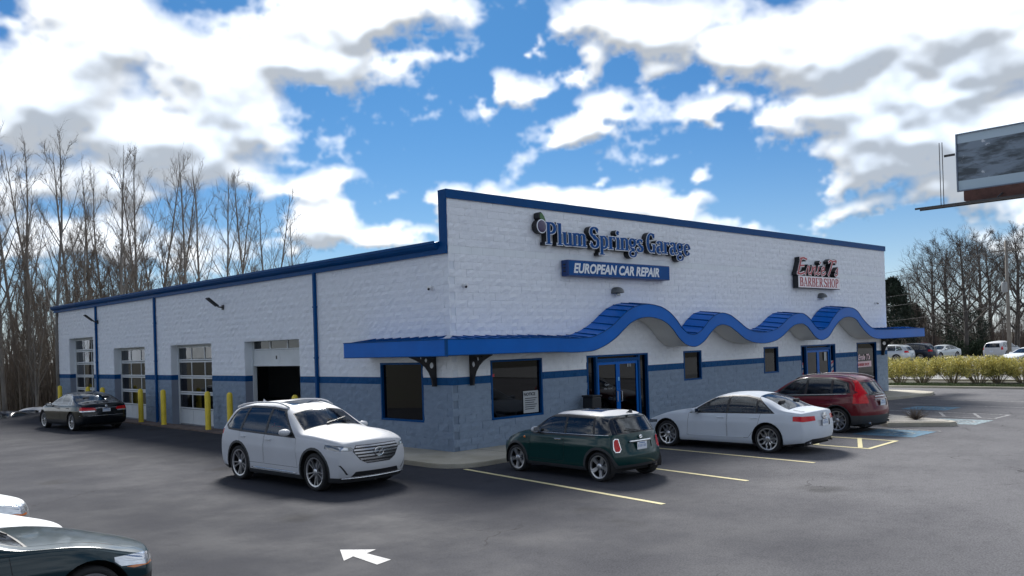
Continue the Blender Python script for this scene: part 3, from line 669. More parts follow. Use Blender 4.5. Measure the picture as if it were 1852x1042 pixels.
for x in (18.66, 21.34):      # painted poles on the side lights
    p = MB().box((x-.12, .05, .9), (x+.12, .056, 1.72)).obj('barber_pole_print', PAPER, BLD)
    for k in range(4): MB().add([(x-.12, .046, .95+k*.2), (x+.12, .046, .85+k*.2+.2), (x+.12, .046, .93+k*.2+.2), (x-.12, .046, 1.03+k*.2)], [(0, 1, 2, 3)]).obj('print_stripe', REDINK if k % 2 else DBLUE, p)

# sectional doors of the bays
def bay_door(u0, u1, rows, ztop, open_from=None, solid=(0,)):
    R = MB(); x0 = RECESS; n = 3; g = .055; H = ztop/rows
    track = MB(); track.box((x0-.02, u0+.013, 0), (x0+.12, u0+.06, ztop)); track.box((x0-.02, u1-.06, 0), (x0+.12, u1-.013, ztop)); track.box((x0-.02, u0+.06, ztop-.06), (x0+.12, u1-.06, ztop-.013))
    D = empty('bay_door', (0, 0, 0)); D.parent = BLD
    track.obj('track', ALU, D)
    a0, b0 = u0+.065, u1-.065; cw = (b0-a0)/n
    for r in range(rows):
        z0 = r*H+.012; z1 = (r+1)*H-.012
        if open_from is not None and z1 < open_from-.05: continue
        if r == rows-1: z1 -= .06
        if r == 0: z0 = .055
        S = MB()
        for k in range(n+1):
            c = a0+k*cw; S.box((x0, max(a0, c-g/2), z0), (x0+.05, min(b0, c+g/2), z1))
        for k in range(n):
            p, q = a0+k*cw+g/2, a0+(k+1)*cw-g/2
            if k == 0: p = a0+g/2
            S.box((x0, p, z0), (x0+.05, q, z0+g)); S.box((x0, p, z1-g), (x0+.05, q, z1))
            if r in solid: S.box((x0+.012, p, z0+g), (x0+.04, q, z1-g))
        so = S.obj('door_section', ALU, D)
        if r not in solid:
            for k in range(n):
                p, q = a0+k*cw+g/2, a0+(k+1)*cw-g/2; MB().quad((x0+.02, p, z0+g), (x0+.02, p, z1-g), (x0+.02, q, z1-g), (x0+.02, q, z0+g)).obj('pane', DOORGLASS, so, fix=False)
    return D
bay_door(27.1, 30.7, 6, 19*CO); bay_door(20.65, 24.35, 5, 16*CO); bay_door(14.1, 17.9, 5, 16*CO)
# the raised door: only its two lowest sections hang in the opening
RD = empty('bay_door'); RD.parent = BLD
t = MB(); t.box((.28, 7.663, 0), (.42, 7.71, 3.24)); t.box((.28, 11.39, 0), (.42, 11.437, 3.24)); t.obj('track', ALU, RD)
s = MB(); s.box((.30, 7.72, 2.36), (.35, 11.38, 2.42)); s.box((.30, 7.72, 2.86), (.35, 11.38, 2.92)); s.box((.312, 7.72, 2.42), (.34, 11.38, 2.86)); s.box((.30, 9.5, 2.42), (.345, 9.56, 2.86)); s.obj('door_section', ALU, RD)
MB().box((.305, 9.70, 2.60), (.311, 9.78, 2.72)).obj('latch', BLACK, RD)
s = MB(); s.box((.30, 7.72, 2.93), (.35, 11.38, 2.97))
for y in (7.72, 8.92, 10.12, 11.32): s.box((.30, y, 2.97), (.35, y+.06, 3.24))
so2 = s.obj('door_section', ALU, RD)
for y in (7.78, 8.98, 10.18): MB().quad((.32, y, 2.97), (.32, y, 3.24), (.32, y+1.14, 3.24), (.32, y+1.14, 2.97)).obj('pane', DOORGLASS, so2, fix=False)

# ------------------------------------------------------------------ things fixed to the building
# yellow bollards
BOLL = mat('bollard_yellow', (.80, .60, .045), .45, var=.12, vscale=3)
bvs = [('beside the far tall bay door', 31.0), ('beside the shut bay door, on its far side', 24.75), ('between two shut bay doors, at the downspout foot', 20.15), ('between two shut bay doors, next to the blue downspout', 17.75), ('between the shut glazed door and the open door', 13.65), ('at the far jamb of the half-open bay door', 11.85), ('at the near jamb of the half-open bay door', 7.3), ('standing before the tall far bay door, near jamb', 26.75)]
bol0 = None
for lab, y in bvs:
    if bol0 is None:
        m_ = MB(); m_.lathe([(.105, 0), (.105, 1.30), (.098, 1.36), (.074, 1.41), (.03, 1.435)], 20); bol0 = m_.obj('bollard', BOLL, auto=40); o = bol0
    else: o = bol0.copy(); COL.objects.link(o)
    o.location = (-.42, y, .03 if y < 31.4 else 0); tag(o, 'yellow steel bollard '+lab, 'bollard', 'yellow bollards guarding the bay doors')

# LED flood lights on arms
def flood(y, z, lab):
    e = empty('flood_light', (-.03, y, z), 0, lab, 'wall light', 'flood lights over the bays'); e.scale = (.74, .9, .74)
    m_ = MB(); m_.box((-.02, -.09, -.12), (.02, .09, .12), 0, .01); m_.tube([(-.02, 0, 0), (-.22, 0, .02), (-.34, .0, .12)], .035, 8); m_.obj('arm', BLACK, e)
    h = MB(); h.box((-.09, -.16, -.03), (.55, .16, .035), 0, .015); ho = h.obj('housing', BLACK, e)
    l = MB(); l.box((.08, -.12, -.042), (.50, .12, -.031)); lo = l.obj('lens', mat('led_lens', (.7, .72, .72), .3), e)
    for q in (ho, lo): q.rotation_euler = (0, radians(-142), 0); q.location = (-.36, 0, .12)
flood(13.0, 4.55, 'black flood light on an arm above the two near bay doors'); flood(26.3, 4.55, 'black flood light on an arm beside the far downspout')
def dome_cam(loc, dirv, lab):
    e = empty('security_camera', loc, 0, lab, 'camera', 'white security cameras'); d = Vector(dirv).normalized()
    CW = mat('camera_white', (.75, .75, .75), .4); m_ = MB(); m_.lathe([(.07, 0), (.07, .03), (.045, .05)], 14, axis='y' if abs(d.y) > .5 else 'x'); b_ = m_.obj('base', CW, e, auto=40)
    bm = bmesh.new(); bmesh.ops.create_uvsphere(bm, u_segments=14, v_segments=10, radius=.065); me = bpy.data.meshes.new('ball'); bm.to_mesh(me); bm.free(); me.materials.append(CW); me.polygons.foreach_set('use_smooth', [True]*len(me.polygons)); bo = link(bpy.data.objects.new('ball', me), e); bo.location = d*.08
    l = MB().tube([d*.09+Vector((-.03, -.03, -.03)), d*.09+Vector((-.06, -.06, -.045))], .03, 10).obj('lens', BLACK, e)
dome_cam((-.03, .69, 4.42), (-1, 0, 0), 'white dome camera on the side wall near the corner'); dome_cam((.49, -.03, 4.44), (0, -1, 0), 'white dome camera on the front wall near the corner'); dome_cam((25.7, -.03, 4.25), (0, -1, 0), 'white dome camera near the far end of the front wall')
def hood_lamp(x, z, lab):
    e = empty('wall_lamp', (x, -.03, z), 0, lab, 'wall lamp', 'grey hooded wall lamps'); vs = []; fs = []; n = 12; k = 8
    for i in range(k+1):
        a = pi/2*i/k
        for j in range(n+1):
            b = pi*j/n; vs.append((-.21*cos(b), -.30*sin(b)*cos(a)**.7 if cos(a) > 0 else 0, .19*sin(a)*(.35+.65*sin(b))))
    for i in range(k):
        for j in range(n): fs.append((i*(n+1)+j, i*(n+1)+j+1, (i+1)*(n+1)+j+1, (i+1)*(n+1)+j))
    o = mesh('hood', vs, fs, mat('lamp_grey', (.13, .14, .14), .45), e, smooth=True)
    MB().lathe([(.05, -.02), (.08, -.07), (.06, -.10)], 10, (0, -.11, 0)).obj('lamp_glass', mat('frosted', (.7, .7, .65), .4), e); MB().box((-.2, -.015, -.02), (.2, .03, .03)).obj('back_plate', MATS['lamp_grey'], e)
hood_lamp(6.76, 4.36, 'grey hooded wall lamp below the blue repair sign'); hood_lamp(20.3, 4.42, 'grey hooded wall lamp below the barber shop sign')

# ---- lettered signs: strokes with thick stems, thin joins and serifs
def arc_pts(cx, cy, rx, ry, a0, a1, n=14): return [(cx+rx*cos(radians(lerp(a0, a1, k/n))), cy+ry*sin(radians(lerp(a0, a1, k/n)))) for k in range(n+1)]
T, t_ = .18, .068
def st(p, w=T, w2=None): 
    n = len(p); w2 = w if w2 is None else w2
    return (p, [lerp(w, w2, k/(n-1)) for k in range(n)])
def bowl(cx, cy, rx, ry, a0, a1, thin=t_, thick=T, n=16):
    p = arc_pts(cx, cy, rx, ry, a0, a1, n); return (p, [thin+(thick-thin)*abs(cos(radians(lerp(a0, a1, k/n))))**1.5 for k in range(n+1)])
def serif(x, y, w=.26): return st([(x-w/2, y), (x+w/2, y)], .045)
X_ = .56; CAPH = .92; 
GL = {   # glyph: (advance, strokes); x-height .56, capital height .92
 'P': (.50, [st([(.12, 0), (.12, CAPH)]), serif(.12, .022), st([(.0, CAPH-.022), (.2, CAPH-.022)], .045), bowl(.2, .68, .20, .215, 90, -90), st([(.12, .466), (.2, .466)], t_)]),
 'l': (.24, [st([(.12, 0), (.12, CAPH)]), serif(.12, .022, .24), st([(.0, CAPH-.03), (.12, CAPH-.02)], .05)]),
 'u': (.46, [st([(.10, X_), (.10, .15)]), bowl(.21, .15, .11, .125, 180, 300), st([(.35, 0), (.35, X_)]), st([(.0, X_-.022), (.12, X_-.022)], .045), st([(.26, X_-.022), (.36, X_-.022)], .045), st([(.35, .022), (.45, .022)], .045)]),
 'm': (.68, [st([(.10, 0), (.10, X_)]), st([(.33, 0), (.33, .42)]), st([(.56, 0), (.56, .42)]), bowl(.22, .42, .11, .12, 150, 0), bowl(.45, .42, .11, .12, 150, 0), serif(.10, .022, .22), serif(.33, .022, .2), serif(.56, .022, .22), st([(.0, X_-.022), (.1, X_-.022)], .045)]),
 'S': (.46, [bowl(.215, .69, .165, .20, 20, 180), bowl(.215, .70, .165, .20, 180, 250), st([(.16, .52), (.28, .40)], .17, .17), bowl(.215, .235, .175, .22, 60, -10), bowl(.215, .235, .175, .215, -10, -165), st([(.37, .86), (.37, .68)], .05), st([(.05, .06), (.05, .26)], .05)]),
 'p': (.46, [st([(.11, -.28), (.11, X_)]), serif(.11, -.258, .26), st([(.0, X_-.022), (.1, X_-.022)], .045), bowl(.22, .28, .15, .26, 120, -120)]),
 'r': (.36, [st([(.10, 0), (.10, X_)]), serif(.10, .022, .25), st([(.0, X_-.022), (.1, X_-.022)], .045), st(arc_pts(.26, .38, .14, .16, 165, 60, 6), .06), st(arc_pts(.29, .47, .02, .02, 0, 300, 6), .075)]),
 'i': (.24, [st([(.12, 0), (.12, X_)]), serif(.12, .022, .24), st([(.02, X_-.022), (.12, X_-.022)], .045), st(arc_pts(.12, .76, .045, .05, 0, 330, 8), .10)]),
 'n': (.46, [st([(.10, 0), (.10, X_)]), st([(.35, 0), (.35, .40)]), bowl(.225, .40, .125, .14, 150, 0), serif(.10, .022, .22), serif(.35, .022, .22), st([(.0, X_-.022), (.1, X_-.022)], .045)]),
 'g': (.44, [bowl(.19, .385, .13, .165, 0, 360, n=22), st([(.30, .52), (.42, .55)], .06), st([(.13, .24), (.09, .15), (.16, .09), (.30, .06)], .06, .13), bowl(.205, -.13, .165, .14, 60, 400, .05, .11, 22)]),
 's': (.36, [bowl(.165, .42, .115, .125, 20, 200), st([(.09, .36), (.25, .21)], .13), bowl(.165, .14, .13, .13, 50, -170), st([(.28, .54), (.28, .42)], .04), st([(.03, .03), (.03, .16)], .04)]),
 'G': (.56, [bowl(.27, .46, .20, .43, 40, 322, n=24), st([(.41, .0), (.41, .38)], .14), st([(.30, .375), (.52, .375)], .045), st([(.43, .90), (.43, .68)], .05)]),
 'a': (.42, [bowl(.18, .42, .12, .13, 165, 0), st([(.29, .45), (.29, .1)], T), bowl(.17, .155, .12, .155, 75, 300), st([(.29, .1), (.34, .02), (.42, .05)], .07)]),
 'e': (.40, [bowl(.20, .28, .145, .265, 5, 330, n=22), st([(.08, .30), (.33, .30)], .05)]),
 'B': (.5, [st([(.12, 0), (.12, CAPH)]), st([(0, .022), (.25, .022)], .045), st([(0, CAPH-.022), (.24, CAPH-.022)], .045), bowl(.22, .70, .15, .2, 90, -90), bowl(.23, .26, .18, .24, 90, -90), st([(.12, .49), (.24, .49)], .05)]),
 'A': (.56, [st([(.07, 0), (.27, CAPH)], .06), st([(.45, 0), (.27, CAPH)], .14), st([(.14, .3), (.4, .3)], .05), serif(.07, .022, .18), serif(.46, .022, .2)]),
 'R': (.54, [st([(.12, 0), (.12, CAPH)]), serif(.12, .022), st([(0, CAPH-.022), (.24, CAPH-.022)], .045), bowl(.22, .69, .16, .21, 90, -90), st([(.12, .48), (.24, .48)], .05), st([(.24, .48), (.46, 0)], .14), serif(.48, .022, .16)]),
 'E': (.5, [st([(.12, 0), (.12, CAPH)]), st([(0, .025), (.42, .025)], .05), st([(0, CAPH-.025), (.4, CAPH-.025)], .05), st([(.12, .47), (.34, .47)], .05), st([(.41, .0), (.41, .2)], .045), st([(.39, .72), (.39, .92)], .045)]),
 'H': (.58, [st([(.12, 0), (.12, CAPH)]), st([(.46, 0), (.46, CAPH)]), st([(.12, .47), (.46, .47)], .05), serif(.12, .022), serif(.46, .022), serif(.12, CAPH-.022), serif(.46, CAPH-.022)]),
 'O': (.58, [bowl(.28, .46, .20, .435, 0, 360, n=26)]),
}
def strokes_mesh(mb, strokes, org, ax, ay, nrm, depth, grow=0.0, sx=1.0, sy=1.0, shear=0.0, m=0, eps=.0004):
    """each stroke a closed ribbon solid, its face standing depth proud of org"""
    o, ax, ay, nrm = Vector(org), Vector(ax), Vector(ay), Vector(nrm); kk = 0
    for pts, ws in strokes:
        P = [Vector(((x+shear*y)*sx, y*sy)) for x, y in pts]; n = len(P); L = []; Rr = []
        for i in range(n):
            a = (P[i]-P[i-1]).normalized() if i else None; b = (P[i+1]-P[i]).normalized() if i < n-1 else None
            tt = ((a or b)+(b or a)).normalized(); nn = Vector((-tt.y, tt.x)); w = ws[i]*min(sx, sy)*1.0/2+grow; q = P[i].copy()
            if i == 0: q -= tt*grow
            if i == n-1: q += tt*grow
            L.append(q+nn*w); Rr.append(q-nn*w)
        kk += 1; d = nrm*(depth+eps*kk)
        base = [o+ax*q.x+ay*q.y for q in L]+[o+ax*q.x+ay*q.y for q in Rr]; vs = base+[v+d for v in base]; fs = []
        for i in range(n-1): fs += [(2*n+i, 3*n+i, 3*n+i+1, 2*n+i+1), (i, i+1, 2*n+i+1, 2*n+i), (n+i, 3*n+i, 3*n+i+1, n+i+1)]
        fs += [(0, n, 3*n, 2*n), (n-1, 3*n-1, 4*n-1, 2*n-1)]
        b0 = len(mb.f); mb.add(vs, fs, m)
        for k in range(b0, len(mb.f)):
            if (k-b0) < 3*(n-1) and (k-b0) % 3 == 0: mb.m[k] = m+1 if m == 0 else m
def sign_letters(parent, s, x, z, h, sx, grow, cap_h=CAPH, deep=.16, mats=None, face=None, track=0.0, y=-.03, slope=0.0, bigcaps=1.0, face_m=None, shear=0.0):
    k = h/cap_h
    for ch in s:
        if ch == ' ': x += .16*k*sx; continue
        adv, stk = GL[ch]; kk = k*(bigcaps if ch.isupper() else 1.0)
        mb = MB(); strokes_mesh(mb, stk, (x, y, z), FX, FZ, (0, -1, 0), deep, grow, kk*sx, kk, shear)
        lo = mb.obj('letter', mats, parent)
        mb = MB(); strokes_mesh(mb, stk, (x, y-deep-.008, z), FX, FZ, (0, -1, 0), .008, 0.0, kk*sx, kk, shear, m=0); mb.m = [0]*len(mb.m); mb.obj('letter_face', face_m, lo)
        x += (adv+track)*kk*sx
    return x
SBLK = mat('sign_black', (.012, .013, .016), .5); SEDGE = mat('sign_edge_white', (.82, .85, .90), .45); SBLU = mat('sign_blue', (.003, .075, .27), .5, spec=.15, var=.1, vscale=1.2)
PS = empty('garage_sign', (0, 0, 0), 0, 'raised dark blue serif letters reading Plum Springs Garage beside a plum emblem', 'sign')
for word, x in (('Plum', 3.46), ('Springs', 5.38), ('Garage', 8.15)): x = sign_letters(PS, word, x, 5.70, .63, 1.37, .026, mats=[SBLK, SEDGE], face_m=SBLU, deep=.2)
PLUM_END = x
pl = MB(); pl.lathe([(.0, 0), (.20, .0), (.20, -.2), (.0, -.2)], 28, (3.30, -.03, 6.19), 'y', close=False); po = pl.obj('plum_emblem', SBLK, PS, auto=40)
pl = MB(); pl.lathe([(.20, -.201), (.20, -.212), (.172, -.215), (.0, -.215)], 28, (3.30, -.03, 6.19), 'y', close=False); pl.obj('rim', SEDGE, po, auto=40)
pl = MB(); pl.lathe([(.174, -.216), (.15, -.235), (.08, -.245), (0, -.247)], 28, (3.30, -.03, 6.19), 'y', close=False); pl.obj('plum_face', mat('plum', (.075, .06, .12), .3, var=.3, vscale=4), po, smooth=True)
lf = MB(); lfp = [(-.04, .16), (-.11, .25), (-.10, .37), (-.02, .41), (.08, .33), (.15, .22), (.18, .13), (.08, .15)]
lf.prism(lfp, (3.30, -.03, 6.19), FX, FZ, (0, -.2, 0)); lo_ = lf.obj('leaf', SBLK, PS); MB().prism([(u*.8+.02, v*.86+.035) for u, v in lfp], (3.30, -.232, 6.19), FX, FZ, (0, -.01, 0)).obj('leaf_face', mat('leaf_green', (.06, .16, .05), .4), lo_)

RS = empty('repair_sign', (0, 0, 0), 0, 'blue box sign with white slanted capitals reading EUROPEAN CAR REPAIR', 'sign')
MB().box((4.29, -.30, 4.81), (9.27, -.03, 5.28), 0, .01).obj('cabinet', mat('cabinet_blue', (.010, .05, .19), .4), RS); MB().box((4.32, -.311, 4.84), (9.24, -.3005, 5.25)).obj('panel', SBLU, RS)
text('EUROPEAN CAR REPAIR', .39, (4.50, -.318, 4.91), FX, FZ, mat('sign_white', (.80, .82, .84), .5), RS, off=.014, shear=.22, sx=.99)
for z in (4.93, 5.03, 5.13): MB().box((4.25, -.2, z), (4.292, -.12, z+.03)).obj('clip', SBLK, RS)

BS = empty('barber_sign', (0, 0, 0), 0, 'red and white sign with script name above the words BARBER SHOP', 'sign')
SR = mat('sign_red', (.42, .02, .035), .4); SPK = mat('sign_pink_white', (.86, .80, .81), .45)
MB().box((18.00, -.26, 4.77), (21.68, -.03, 5.28), 0, .02).obj('cabinet', SBLK, BS); MB().box((18.02, -.272, 4.79), (21.66, -.2605, 5.26), 0, .005).obj('panel', SPK, BS)
k_ = .36/CAPH; xx = 18.12
for ch in 'BARBER SHOP':
    if ch == ' ': xx += .18*k_; continue
    mb = MB(); strokes_mesh(mb, GL[ch][1], (xx, -.273, 4.845), FX, FZ, (0, -1, 0), .006, 0, k_*1.62, k_); mb.m = [0]*len(mb.m); mb.obj('letter', SR, BS); xx += GL[ch][0]*k_*1.62*1.0
SCR = {'E': (.60, [st([(.10, .02), (.14, .88)], .12), st([(.06, .88), (.30, .93), (.54, .86)], .09), st([(.12, .48), (.42, .50)], .08), st([(.04, .05), (.28, .0), (.52, .10)], .09)]), 'r': (.36, [st([(.03, .0), (.10, .5), (.14, .42), (.22, .47)], .07), st([(.22, .47), (.22, .12), (.28, .02), (.38, .1)], .075)]),
 'n': (.46, [st([(.06, .0), (.10, .5)], .08), st([(.08, .22), (.2, .44), (.28, .48), (.31, .40), (.29, .12), (.34, .02), (.46, .12)], .075)]), 'i': (.26, [st([(.09, .5), (.06, .12), (.11, .02), (.24, .12)], .08), st([(.13, .70), (.15, .76)], .09)]),
 'e': (.42, [st([(.06, .22), (.24, .30), (.28, .42), (.18, .5), (.08, .38), (.06, .16), (.16, .02), (.30, .06), (.40, .18)], .075)]), 'T': (.52, [st([(.0, .80), (.12, .92), (.34, .86), (.56, .94)], .08), st([(.30, .88), (.24, .4), (.14, .02)], .10)]), 's': (.3, [st([(.04, .26), (.14, .5), (.16, .3), (.2, .12), (.1, .02), (.0, .1)], .07)]), "'": (.12, [st([(.06, .92), (.03, .76)], .07)])}
xx = 17.92; k_ = .72
for ch in "Ernie T's":
    if ch == ' ': xx += .10; continue
    mb = MB(); strokes_mesh(mb, SCR[ch][1], (xx, -.03, 5.33), FX, FZ, (0, -1, 0), .22, .034, k_*1.62, k_, .25); lo = mb.obj('letter', [SBLK, SPK], BS)
    mb = MB(); strokes_mesh(mb, SCR[ch][1], (xx, -.256, 5.33), FX, FZ, (0, -1, 0), .008, 0, k_*1.62, k_, .25); mb.m = [0]*len(mb.m); mb.obj('letter_face', SR, lo); xx += SCR[ch][0]*k_*1.62

# mail box / ash bin by the door
e = empty('drop_box', (5.02, -.42, .105), 0, 'black drop box standing beside the glazed shop entrance', 'bin'); MB().box((-.2, -.2, 0), (.2, .2, 1.12), 0, .03).obj('body', BLACK, e); MB().box((.205, -.15, .62), (.22, .15, 1.0)).obj('label_plate', mat('plate_grey', (.35, .37, .38), .5), e); MB().box((-.22, -.22, 1.12), (.22, .22, 1.17), 0, .015).obj('lid', BLACK, e)

# two-post lift inside the open bay
VL = empty('vehicle_lift', (3.4, 9.6, .04), 0, 'grey two-post lift standing inside the open bay', 'lift'); LG = mat('lift_grey', (.12, .13, .15), .5)
for y in (-1.55, 1.55): MB().box((-.18, y-.14, 0), (.18, y+.14, 3.4), 0, .02).obj('post', LG, VL)
MB().box((-.12, -1.41, 3.25), (.12, 1.41, 3.4)).obj('crossbeam', LG, VL)
for y in (-1.4, 1.4):
    for x in (-.9, .9): MB().box((min(0, x), y*.55 if y > 0 else y, 1.22), (max(0, x), y if y > 0 else y*.55, 1.32)).obj('arm', LG, VL)

# ------------------------------------------------------------------ vehicles
import numpy as np
def paint(name, col, metal=0.0, rough=.32):
    dark = max(col) < .2; return mat(name, col, rough if dark or metal else .5, metal=0 if dark else metal, coat=.7 if dark else .06, spec=.1, var=.05, vscale=1.2)
CARGLASS = glass_mat('car_glass', (.50, .62, .60), 1.75, .09); TINTGLASS = glass_mat('tinted_car_glass', (.10, .12, .13), 1.7, .08)
RUBBER = mat('rubber', (.018, .018, .019), .8, bump=.3, bscale=90); TRIMB = mat('black_trim', (.014, .014, .016), .5); CHROME = mat('chrome', (.72, .73, .75), .12, metal=1.0)
CLAD = mat('grey_cladding', (.035, .037, .04), .6); RIMS = mat('alloy', (.55, .56, .58), .28, metal=.9); RIMD = mat('dark_alloy', (.09, .092, .10), .3, metal=.8); WELL = mat('wheel_well', (.008, .008, .009), .9)
GLOSSB = mat('gloss_black', (.008, .009, .010), .12, coat=1.0); CABIN = mat('cabin_dark', (.03, .03, .033), .8); CABINB = mat('cabin_tan', (.28, .24, .19), .8)
LAMPR = mat('tail_red', (.55, .005, .010), .2, coat=.35, spec=.2); LAMPC = mat('lamp_clear', (.55, .57, .60), .08, metal=.6, coat=1.0); LAMPD = mat('lamp_dark', (.16, .17, .18), .10, metal=.5, coat=1.0); AMBER = mat('lamp_amber', (.6, .16, .02), .2, coat=1.0)
PLATE = mat('plate', (.68, .74, .80), .5, var=.12, vscale=22, var2=(.25, .38, .6))

def subdivided(vs, fs, level):
    me = bpy.data.meshes.new('tmp'); me.from_pydata(vs, [], fs); o = bpy.data.objects.new('tmp', me); COL.objects.link(o)
    md = o.modifiers.new('s', 'SUBSURF'); md.levels = level; md.subdivision_type = 'CATMULL_CLARK'
    dg = bpy.context.evaluated_depsgraph_get(); ev = o.evaluated_get(dg); m2 = bpy.data.meshes.new_from_object(ev)
    n = len(m2.vertices); co = np.empty(n*3); m2.vertices.foreach_get('co', co); no = np.empty(n*3); m2.vertices.foreach_get('normal', no)
    polys = [tuple(p.vertices) for p in m2.polygons]; bpy.data.objects.remove(o); bpy.data.meshes.remove(me); bpy.data.meshes.remove(m2)
    return co.reshape(-1, 3), no.reshape(-1, 3), polys

class Pool:
    """shell polygons with normals; convex regions are cut out of it along exact edges"""
    def __init__(s, co, no, polys):
        V = np.hstack([co, no]); s.p = [[tuple(V[i]) for i in f] for f in polys]; s.alive = [True]*len(s.p); s.c = []; s.r = []; s.n = []
        for q in s.p: s._meta(q)
        s._arr()
    def _meta(s, q):
        a = np.array(q); c = a[:, :3].mean(0); s.c.append(c); s.r.append(np.sqrt(((a[:, :3]-c)**2).sum(1).max())); s.n.append(a[:, 3:].mean(0))
    def _arr(s): s.C = np.array(s.c); s.R = np.array(s.r); s.N = np.array(s.n); s.A = np.array(s.alive)
    def cut(s, planes, filt=None):
        """planes: (nx, ny, nz, d), inside where n.p <= d"""
        m = s.A.copy()
        for a, b, c, d in planes: m &= (s.C @ np.array((a, b, c)) - d) < s.R+1e-6
        if filt is not None: m &= filt(s.C, s.N)
        inside = []
        for i in np.nonzero(m)[0]:
            cur = s.p[i]; outs = []
            for a, b, c, d in planes:
                if len(cur) < 3: break
                sd = [a*v[0]+b*v[1]+c*v[2]-d for v in cur]
                if max(sd) <= 1e-7: continue
                if min(sd) >= -1e-7: outs.append(cur); cur = []; break
                ins = []; out = []
                for k in range(len(cur)):
                    v, w, sv, sw = cur[k], cur[(k+1) % len(cur)], sd[k], sd[(k+1) % len(cur)]
                    (ins if sv <= 0 else out).append(v)
                    if (sv <= 0) != (sw <= 0):
                        t = sv/(sv-sw); q = tuple(x+(y-x)*t for x, y in zip(v, w)); ins.append(q); out.append(q)
                if len(out) > 2: outs.append(out)
                cur = ins
            if len(cur) > 2:
                inside.append(cur); s.alive[i] = False
                for q in outs: s.p.append(q); s.alive.append(True); s._meta(q)
        s._arr(); return inside
    def rest(s): return [q for q, a in zip(s.p, s.alive) if a]
def islands(polys):
    key = lambda v: (round(v[0], 4), round(v[1], 4), round(v[2], 4)); par = {}
    def find(a):
        while par[a] != a: par[a] = par[par[a]]; a = par[a]
        return a
    for q in polys:
        ks = [key(v) for v in q]
        for k in ks: par.setdefault(k, k)
        for k in ks[1:]: par[find(k)] = find(ks[0])
    out = {}
    for q in polys: out.setdefault(find(key(q[0])), []).append(q)
    return [v for v in out.values() if len(v) > 1]
def emit(name, polys, m, parent, off=0.0):
    if not polys: return None
    if name in ('pillar_cover', 'window_surround'):
        for k in islands(polys): emit(name+' ', k, m, parent, off)
        return None
    name = name.strip()
    ids = {}; vs = []; ns = []; fs = []
    for q in polys:
        f = []
        for v in q:
            k = (round(v[0], 4), round(v[1], 4), round(v[2], 4))
            if k not in ids:
                l = sqrt(v[3]**2+v[4]**2+v[5]**2) or 1; n = (v[3]/l, v[4]/l, v[5]/l); ids[k] = len(vs); vs.append((v[0]+n[0]*off, v[1]+n[1]*off, v[2]+n[2]*off)); ns.append(n)
            if not f or f[-1] != ids[k]: f.append(ids[k])
        if len(f) > 1 and f[0] == f[-1]: f.pop()
        if len(set(f)) == len(f) and len(f) > 2: fs.append(f)
    if not fs: return None
    return mesh(name, vs, fs, m, parent, smooth=True, normals=ns)

def poly_planes(pts, ax, ay, grow=0.0):
    """convex polygon in two of the axes (names 'x','y','z') -> half spaces"""
    I = {'x': 0, 'y': 1, 'z': 2}; area = sum(pts[k][0]*pts[(k+1) % len(pts)][1]-pts[(k+1) % len(pts)][0]*pts[k][1] for k in range(len(pts))); out = []
    for k in range(len(pts)):
        (x0, y0), (x1, y1) = pts[k], pts[(k+1) % len(pts)]; l = math.hypot(x1-x0, y1-y0)
        if l < 1e-6: continue
        nx, ny = (y1-y0)/l, -(x1-x0)/l
        if area < 0: nx, ny = -nx, -ny
        p = [0, 0, 0, nx*x0+ny*y0+grow]; p[I[ax]] += nx; p[I[ay]] += ny; out.append(tuple(p))
    return out

